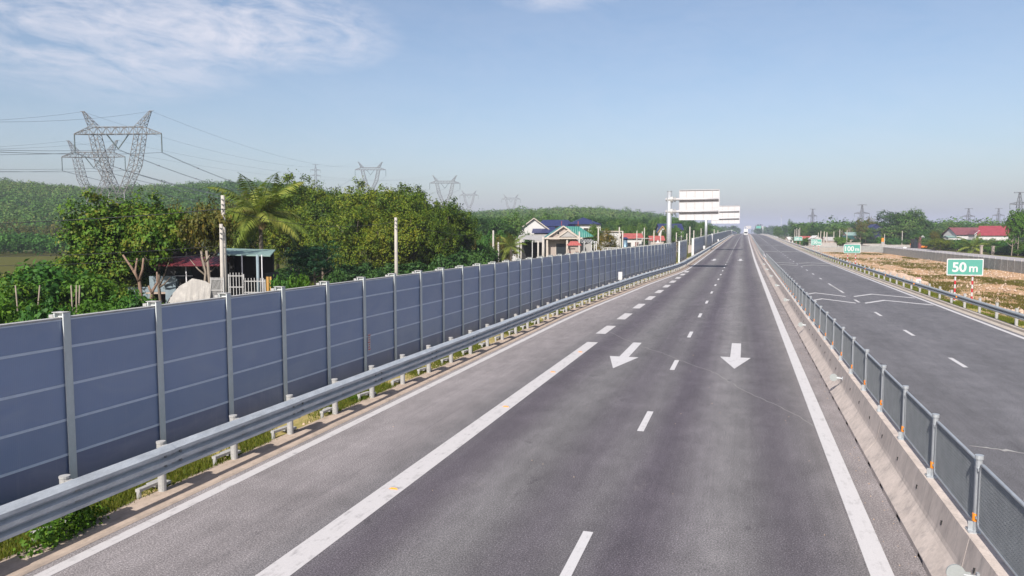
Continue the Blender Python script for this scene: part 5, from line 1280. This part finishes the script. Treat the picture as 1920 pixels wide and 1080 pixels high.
# low porch left of the beige house
r_ = house(1000, 118, 'dark open porch with grey sheet roof left of the beige house', 'porch', 'porch')
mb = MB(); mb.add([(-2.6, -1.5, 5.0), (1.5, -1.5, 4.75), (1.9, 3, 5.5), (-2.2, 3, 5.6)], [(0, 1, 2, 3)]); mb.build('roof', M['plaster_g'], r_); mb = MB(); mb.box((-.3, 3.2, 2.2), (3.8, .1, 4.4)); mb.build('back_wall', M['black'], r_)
for x in (-2.4, -.2, 1.4): mb = MB(); mb.cyl((x, -1.3, 0), .07, 4.9, 8); mb.build('post', M['plaster_w'], r_)
# villa with dark blue roofs
r_ = house(1045, 178, 'large white villa with dark blue metal roofs behind the beige house', 'villa', 'villa'); S5 = 178 / F
def vx(px): return (px - 1045) * S5
def vz(py): return zat(py, 178) + 1.5
gable(r_, vx(972), vx(1030), 0, 9, vz(431), vz(409.5), 'y', M['plaster_w'], M['roof_blue'], .5, .14, M['trim'])
mb = MB(); mb.box(((vx(1034) + vx(1122)) / 2, 7, vz(421) / 2), (vx(1122) - vx(1032), 8, vz(421))); mb.build('main_wall', M['plaster_w'], r_)
hip(r_, vx(1008), vx(1080), 1.5, 11.5, vz(424), vz(411.5), 1.5, M['roof_blue'], 'main_roof')
hip(r_, vx(1066), vx(1130), 1.8, 11, vz(420.5), vz(407), 4.0, M['roof_blue'], 'tower_roof')
mb = MB(); mb.box((vx(1108), 2.6, vz(430)), (vx(1128) - vx(1088), .4, 2.4)); mb.build('terrace_wall', M['plaster_w'], r_)
mb = MB(); mb.add([(vx(996), -3.2, vz(437)), (vx(1046), -3.2, vz(437)), (vx(1040), 1.4, vz(425)), (vx(1000), 1.4, vz(425))], [(0, 1, 2, 3)]); mb.build('porch_roof', M['roof_blue'], r_)
mb = MB(); mb.box((vx(1020), -.6, vz(440) / 2), (vx(1040) - vx(1000), 4.5, vz(438.5))); mb.build('porch_wall', M['plaster_g'], r_)
opening(r_, vx(1100), vz(431), 1.1, .9, 2.4); opening(r_, vx(1116), vz(431), 1.1, .9, 2.4)
r_ = house(1139, 185, 'flat white block with pinkish walls right of the villa', 'building', 'flat_block')
mb = MB(); mb.box((0, 0, 3.1), (5.8, 5, 6.2)); mb.build('wall', M['plaster_w'], r_); mb = MB(); mb.box((0, -.1, 6.3), (6.2, 5.6, .2)); mb.build('roof_slab', M['trim'], r_)
r_ = house(968, 130, 'little white shed roof at the left foot of the villa', 'shed', 'shed'); gable(r_, -.8, 1.0, 0, 3, 3.9, 4.8, 'y', M['plaster_w'], M['plaster_w'], .25)
r_ = house(1184, 165, 'small house with a pinkish red tile roof right of the blue tank'); gable(r_, -1.6, 2.2, 0, 4, zat(446, 165) + 1.5, zat(438.5, 165) + 1.5, 'x', M['plaster_w'], M['tile'], .4)
opening(r_, -.6, 3.2, .8, 1.2, 0); opening(r_, 1.2, 2.9, .8, 2.0, 0, 'door', 'awning')
r_ = house(1172, 145, 'round blue steel water tank with a dark cap near the wall', 'tank', 'water_tank')
mb = MB(); mb.cyl((0, 0, 0), .42, zat(448, 145) + 1.5, 18); mb.build('shell', M['tank'], r_, True, fix=True); mb = MB(); mb.cyl((0, 0, zat(448, 145) + 1.5), .68, .35, 18, r2=.2); mb.build('cap', M['roof_blue'], r_, fix=True)
r_ = house(1208, 160, 'grey carport with white sheet walls right of the red tile roof', 'carport', 'carport')
mb = MB(); mb.box((0, 1.5, zat(447, 160) + 1.5), (3.0, 4, .12)); mb.build('roof', M['plaster_g'], r_); mb = MB(); mb.box((-.1, .5, 2.4), (2.3, .1, 1.5)); mb.build('wall', M['white'], r_)
for x in (-1.3, 1.35): mb = MB(); mb.box((x, -.2, 2), (.12, .12, 4.2)); mb.build('post', M['plaster_g'], r_)
r_ = house(1146, 128, 'low white balustrade wall between the tree and the tank', 'wall', 'garden_wall', zb=-1.5)
mb = MB(); mb.box((0, 0, 1.4), (6.4, .2, 2.8)); mb.box((0, 0, 3.35), (6.5, .28, .12)); mb.build('wall', M['plaster_w'], r_)
for k in range(14): mb = MB(); mb.cyl((-3.1 + k * .475, 0, 2.8), .07, .5, 8); mb.build('baluster', M['plaster_w'], r_)
r_ = house(1247, 225, 'blue roofed house with orange-white gable just left of the sign pole'); gable(r_, -1.5, 5.0, 0, 6, zat(430, 225) + 1.5, zat(420, 225) + 1.5, 'x', M['plaster_w'], M['roof_blue'], .5)
gable(empty('house_wing', (*at(1240, 220), -1.5), YAW, 'white gabled wing in front of the blue roofed house', 'house'), -.9, 1.2, 0, 3, zat(433, 220) + 1.5, zat(424, 220) + 1.5, 'y', M['plaster_w'], M['roof_blue'], .4, .12, M['timber'])
r_ = house(1231, 190, 'pink walled hut with brown roof behind the warning triangle'); gable(r_, -1.6, 1.8, 0, 3, zat(450, 190) + 1.5, zat(443, 190) + 1.5, 'x', M['plaster'], M['tile'], .3)
# warning triangle
X, Y = at(1233, 120); root = empty('warning_sign', (X, Y, -1.5), YAW, 'small white triangular warning sign back above the wall', 'road sign'); zt = zat(449.5, 120) + 1.5
mb = MB(); mb.prism([(-.33, zt - .55), (.33, zt - .55), (0, zt)], lambda u, v: (u, 0, v), lambda u, v: (u, .02, v)); mb.build('plate', M['white'], root, fix=True); mb = MB(); mb.cyl((0, .05, 0), .03, zt - .1, 8); mb.build('post', M['galv'], root)
# low plots and walls beyond gap
for px, d, w, h, m, lb in ((1305, 205, 4.5, 2.4, 'plaster', 'small beige wall of a plot beyond the gap'), (1316, 240, 2.5, 3.6, 'plaster_w', 'white little shrine-like block right of the crossbar pole'), (1334, 262, 4, 2.0, 'plaster_g', 'low grey wall near the second sign pole')):
    r_ = house(px, d, lb, 'wall', 'garden_wall'); mb = MB(); mb.box((0, 0, h / 2), (w, .25, h)); mb.build('wall', M[m], r_); mb = MB(); mb.box((0, 0, h + .06), (w + .1, .36, .12)); mb.build('coping', M['trim'], r_)

# right side houses
r_ = house(1855, 250, 'white gabled house with a bright red metal roof'); gable(r_, -3.4, 5.0, 0, 9, zat(440, 250) + 1.5, zat(424, 250) + 1.5, 'x', M['plaster_w'], M['roof_red'], .5)
r_.rotation_euler = (0, 0, YAW + R(-38))
opening(r_, -1.2, 2.2, 1.2, 1.3, 0); opening(r_, 2.6, 2.2, 1.2, 1.3, 0)
r_ = house(1818, 262, 'long house with a dull maroon roof left of the red roof'); gable(r_, -5.0, 6.0, 0, 8, zat(439, 262) + 1.5, zat(427, 262) + 1.5, 'x', M['plaster_w'], M['roof_maroon'], .5)
gable(empty('house_wing', (*at(1832, 254), -1.5), YAW, 'small white gable between the maroon and the red roof', 'house'), -1.2, 1.2, 0, 3.5, zat(438, 254) + 1.5, zat(432.5, 254) + 1.5, 'y', M['plaster_w'], M['roof_maroon'], .4, .12, M['white'])
r_ = house(1786, 262, 'pale blue-green low roof left of the maroon roof', 'shed', 'shed'); gable(r_, -1.8, 1.8, 0, 3, zat(445, 262) + 1.5, zat(442.5, 262) + 1.5, 'x', M['plaster_w'], M['roof_pale'], .3)
r_ = house(1722, 268, 'roadside kiosk with brown end wall and pale awning', 'kiosk', 'kiosk')
mb = MB(); mb.box((-.2, .5, 2.2), (.9, 3, 4.4)); mb.build('wall', M['roof_maroon'], r_); mb = MB(); mb.box((-1.3, .8, 1.9), (1.4, 2.5, 3.8)); mb.build('side_wall', M['glass'], r_)
mb = MB(); mb.add([(.2, -.8, 3.6), (2.6, -.8, 3.6), (2.4, 1.2, 4.3), (.2, 1.2, 4.3)], [(0, 1, 2, 3)]); mb.build('awning', M['roof_pale'], r_); mb = MB(); mb.cyl((.3, -.7, 0), .08, 3.6, 8); mb.build('post', M['white'], r_)
mb = MB(); mb.tube([(1.2, 0, 4.2), (1.2, 0, 4.6), (1.25, 0, 5.0)], [.7, .5, .1], 10); mb.build('canopy_cover', M['white'], r_, True)
mb = MB(); mb.box((1.5, -.6, .9), (2.0, .6, .6)); mb.build('counter', M['cloth_o'], r_)
X, Y = at(1653.5, 288); root = empty('orange_sign', (X, Y, -1.5), YAW, 'two stacked orange panels on a grey stand by the pale post', 'sign')
mb = MB(); mb.box((0, 0, 3.55), (.78, .08, .62)); mb.build('panel', M['cloth_o'], root); mb = MB(); mb.box((0, 0, 2.8), (.78, .08, .72)); mb.build('panel', M['cloth_o'], root); mb = MB(); mb.box((0, .08, 1.2), (.9, .3, 2.4)); mb.build('stand', M['plaster_g'], root)
# people by the kiosk
def person(px, d, label, cloth, hat):
    X, Y = at(px, d); o = None
    me = bpy.data.meshes.new('person'); v = [(0, 0, .95), (0, 0, 1.2), (0, 0, 1.42), (0, -.01, 1.52), (0, -.02, 1.66), (.1, 0, .9), (.11, -.03, .48), (.11, 0, .06), (.11, -.14, .03), (-.1, 0, .9), (-.11, .03, .48), (-.11, .02, .06), (-.11, -.12, .03), (.2, 0, 1.4), (.27, -.02, 1.12), (.24, -.16, .9), (-.2, 0, 1.4), (-.27, -.02, 1.12), (-.25, -.14, .9)]
    e = [(0, 1), (1, 2), (2, 3), (3, 4), (0, 5), (5, 6), (6, 7), (7, 8), (0, 9), (9, 10), (10, 11), (11, 12), (2, 13), (13, 14), (14, 15), (2, 16), (16, 17), (17, 18)]
    rad = [.15, .15, .15, .06, .11, .1, .07, .05, .04, .1, .07, .05, .04, .07, .05, .04, .07, .05, .04]
    me.from_pydata(v, e, [])
    o = bpy.data.objects.new('person', me); COL.objects.link(o)
    o.modifiers.new('skin', 'SKIN')
    for i, r in enumerate(rad): me.skin_vertices[0].data[i].radius = (r, r)
    me.skin_vertices[0].data[0].use_root = True
    m = o.modifiers.new('sub', 'SUBSURF'); m.levels = 1; m.render_levels = 1
    me.materials.append(cloth); o.location = (X, Y, -1.2); o.rotation_euler = (0, 0, YAW + .3); tag(o, label, 'person')
    mb = MB(); mb.tube([(0, -.02, 1.70), (0, -.02, 1.74), (0, -.02, 1.86)], [.24, .2, .03], 14); mb.build('hat', hat, o, True)
    mb = MB(); mb.box((0, -.115, 1.63), (.10, .03, .11)); mb.build('face', M['skin'], o)
person(1706.5, 284, 'person in orange clothing and a pale conical hat by the kiosk', M['cloth_o'], M['white'])
# distant plots on the right
for px, d, w, h, rf, kind, lb in ((1511, 330, 5, 2.9, 'tile', 'x', 'small far house with a reddish roof above the 150 m sign'), (1485, 420, 4.5, 2.0, 'plaster_w', 'x', 'low white far building left of the thin posts'), (1448, 640, 9, 1.5, 'plaster_w', 'x', 'flat white far shed at the road end'), (1531, 320, 3.4, 3.2, 'plaster_w', 'y', 'white boxy far hut right of the reddish roof'),
     (1557, 320, 4.5, 2.6, 'plaster_g', 'x', 'low beige far hut behind the fence'), (1592, 322, 4, 3.2, 'roof_dkgreen', 'x', 'dark green far shed right of the beige hut'), (1641, 330, 4.5, 8.2, 'roof_blue', 'y', 'tall dark blue fronted building before the great tree'), (1604, 335, 8, 4.6, 'roof_pale', 'x', 'grey-green open shed below the thin tall tree')):
    r_ = house(px, d, lb); gable(r_, -w / 2, w / 2, 0, 5, h, h + 1.4, kind, M['roof_blue'] if 'blue fronted' in lb else M['plaster_w'] if 'white' in lb else M['plaster'], M[rf], .3); opening(r_, w * .2, h * .45, 1.0, 1.1, 0); opening(r_, -w * .2, h * .40, .9, 1.7, 0, 'door')
for px, d, w, h, lb in ((1575, 300, 16, 1.8, 'long low cement wall of the far plots'), (1690, 292, 18, 1.0, 'low pale wall along the service road by the kiosk'), (1640, 300, 10, 1.3, 'broken low wall left of the orange sign')):
    r_ = house(px, d, lb, 'wall', 'garden_wall', zb=-1.4); mb = MB(); mb.box((0, 0, h / 2), (w, .22, h)); mb.build('wall', M['plaster_g'], r_); mb = MB(); mb.box((0, 0, h + .05), (w + .1, .32, .1)); mb.build('coping', M['gutter'], r_)
for i, (px, d, h) in enumerate(((1839, 200, 2.4), (1861, 200, 2.2))):
    r_ = house(px, d, ['left pinkish gate pillar below the red roof', 'right pinkish gate pillar below the red roof'][i], 'pillar', 'gate_pillar', zb=-1.5); mb = MB(); mb.box((0, 0, h / 2), (.5, .5, h)); mb.build('shaft', M['plaster'], r_); mb = MB(); mb.box((0, 0, h + .1), (.65, .65, .2)); mb.build('cap', M['plaster'], r_)
X, Y = at(1695.5, 262); o = MB(); o.tube([(0, 0, .35), (.0, 0, .75), (0, 0, 1.0)], [.75, .65, .1], 12); o = o.build('water_trough', M['white'], None, True); o.location = (X, Y, -1.5); tag(o, 'white rounded bale in front of the pale wall', 'bale')

# ------------------------------------------------------------------ truck
ty = 468; root = empty('truck', RP(.55, ty), 0, 'white box truck driving towards the viewer near the crest', 'truck')
def bev(mb_, name, mat, parent, b=.06):
    o = mb_.build(name, mat, parent, fix=True); m = o.modifiers.new('bevel', 'BEVEL'); m.width = b; m.segments = 2; return o
mb = MB(); mb.prism([(0, .55), (0, 1.25), (.12, 2.35), (.35, 2.5), (1.9, 2.5), (1.9, .55)], lambda u, v: (-1.12, u, v), lambda u, v: (1.12, u, v)); bev(mb, 'cab', M['truck_w'], root)
mb = MB(); mb.prism([(.25, 2.52), (1.3, 3.75), (1.75, 3.75), (1.75, 2.52)], lambda u, v: (-1.05, u, v), lambda u, v: (1.05, u, v)); bev(mb, 'roof_deflector', M['truck_w'], root)
mb = MB(); mb.box((0, 5.4, 2.4), (2.4, 6.8, 2.8)); bev(mb, 'cargo_box', M['truck_w'], root)
mb = MB(); mb.quad((-1.0, -.02, 1.35), (1.0, -.02, 1.35), (.95, .10, 2.28), (-.95, .10, 2.28)); mb.build('windscreen', M['glass'], root)
mb = MB(); mb.box((0, -.03, .95), (1.5, .06, .22)); mb.build('grille', M['glass'], root); mb = MB(); mb.box((0, -.06, .55), (2.2, .18, .28)); mb.build('bumper', M['truck_w'], root)
for s in (-1, 1):
    mb = MB(); mb.box((s * .88, -.04, .95), (.34, .06, .2)); mb.build('headlight', M['white_metal'], root)
    mb = MB(); mb.box((s * 1.36, .15, 1.9), (.2, .1, .5)); mb.beam((s * 1.1, .2, 2.1), (s * 1.3, .15, 2.1), .04); mb.build('mirror', M['white_metal'], root)
    for yy in (1.0, 6.2, 7.3): 
        mb = MB(); mb.tube([(s * .85, yy, .48), (s * 1.15, yy, .48)], .48, 18); w_ = mb.build('wheel', M['rubber'], root, fix=True); mb = MB(); mb.tube([(s * 1.12, yy, .48), (s * 1.17, yy, .48)], .26, 14); mb.build('rim', M['galv'], w_, fix=True)
mb = MB(); mb.box((0, 4.2, .8), (.9, 8, .25)); mb.build('chassis', M['glass'], root)
mb = MB(); mb.tube([(x, .62 + .0 * x, 2.98) for x in (-.42, .42)], .10, 10); mb.build('badge', M['glass'], root)

# ------------------------------------------------------------------ light, sky, haze, camera
SUN = Vector((-.10, -1.20, 1.0)).normalized()
sun = bpy.data.lights.new('sun', 'SUN'); sun.energy = 4.5; sun.angle = R(.55); sun.color = (1, .95, .88)
so = bpy.data.objects.new('sun', sun); COL.objects.link(so); so.rotation_euler = (-SUN).to_track_quat('-Z', 'Y').to_euler()
wd = bpy.data.worlds.new('World'); scene.world = wd; wd.use_nodes = True; nt = wd.node_tree; nt.nodes.clear()
class WT(NT):
    def __init__(s, tree): s.t = tree
w = WT(nt); out = w.n('OutputWorld')
sky = w.n('TexSky'); sky.sky_type = 'NISHITA'; sky.sun_disc = False; sky.sun_elevation = math.asin(SUN.z); sky.sun_rotation = math.atan2(SUN.x, SUN.y)
sky.altitude = 0; sky.air_density = 1.0; sky.dust_density = 2.1; sky.ozone_density = 2.2
dirv = w.n('TexCoord').outputs['Generated']; sp = w.n('SeparateXYZ', i_Vector=dirv)
az = w.math('ARCTAN2', sp.outputs[0], sp.outputs[1]); el = w.math('ARCSINE', sp.outputs[2])
def blob(a0, e0, wa, we):
    x = w.math('DIVIDE', w.math('SUBTRACT', az, R(a0)), R(wa)); y_ = w.math('DIVIDE', w.math('SUBTRACT', el, R(e0)), R(we))
    r2 = w.math('ADD', w.math('MULTIPLY', x, x), w.math('MULTIPLY', y_, y_)); return w.math('SUBTRACT', 1.0, r2, True)
# cirrus coordinates: horizontal strands tilted slightly
vec = w.n('CombineXYZ', i_X=w.math('MULTIPLY', az, 9.0), i_Y=w.math('ADD', w.math('MULTIPLY', el, 26.0), w.math('MULTIPLY', az, 2.5))).outputs[0]
n1 = w.noise(vec, 1.0, 10, .62, .9); n2 = w.noise(vec, 3.1, 8, .6, .5)
mask = w.math('ADD', w.math('ADD', blob(-46, 14.3, 14, 6.0), w.math('MULTIPLY', blob(-32.5, 14.3, 7.5, 3.0), .85)), w.math('ADD', w.math('MULTIPLY', blob(-14, 17.8, 6, 1.8), .8), .08), True)
dens = w.math('MULTIPLY', w.ramp(w.math('ADD', w.math('MULTIPLY', n1, .72), w.math('MULTIPLY', n2, .28)), [(.36, 0.0), (.60, 1.0)]), mask)
dens = w.math('MULTIPLY', dens, .76)
bg1 = w.n('Background', i_Strength=.094); nt.links.new(w.mix(1.0, sky.outputs[0], (.985, .945, .93), 'MULTIPLY'), bg1.inputs[0])
bg2 = w.n('Background', i_Color=(.76, .75, .82, 1), i_Strength=.68)
ms = w.n('MixShader'); nt.links.new(dens, ms.inputs[0]); nt.links.new(bg1.outputs[0], ms.inputs[1]); nt.links.new(bg2.outputs[0], ms.inputs[2]); nt.links.new(ms.outputs[0], out.inputs[0])

hz_ = NT('haze_air'); pv = hz_.n('VolumePrincipled'); pv.inputs['Color'].default_value = (.55, .595, .765, 1); pv.inputs['Density'].default_value = .00027; pv.inputs['Anisotropy'].default_value = -.1
hz_.t.links.new(pv.outputs[0], hz_.out.inputs['Volume'])
mb = MB(); mb.box((0, 3000, 48), (8100, 8200, 104)); o = mb.build('haze', hz_.m); tag(o, 'thin bluish haze filling the air over the land', 'haze', None, 'stuff')

cam = bpy.data.cameras.new('camera'); cam.lens = F / 1920 * 36; cam.sensor_width = 36; cam.clip_end = 20000; cam.clip_start = .1
co = bpy.data.objects.new('camera', cam); COL.objects.link(co); co.location = (0, 0, H); co.rotation_euler = (math.pi / 2 - PITCH, 0, YAW); scene.camera = co
scene.view_settings.view_transform = 'Standard'; scene.view_settings.look = 'None'; scene.view_settings.exposure = 0.75; scene.view_settings.gamma = 1
scene.cycles.volume_bounces = 0; scene.cycles.max_bounces = 8; scene.cycles.transparent_max_bounces = 8
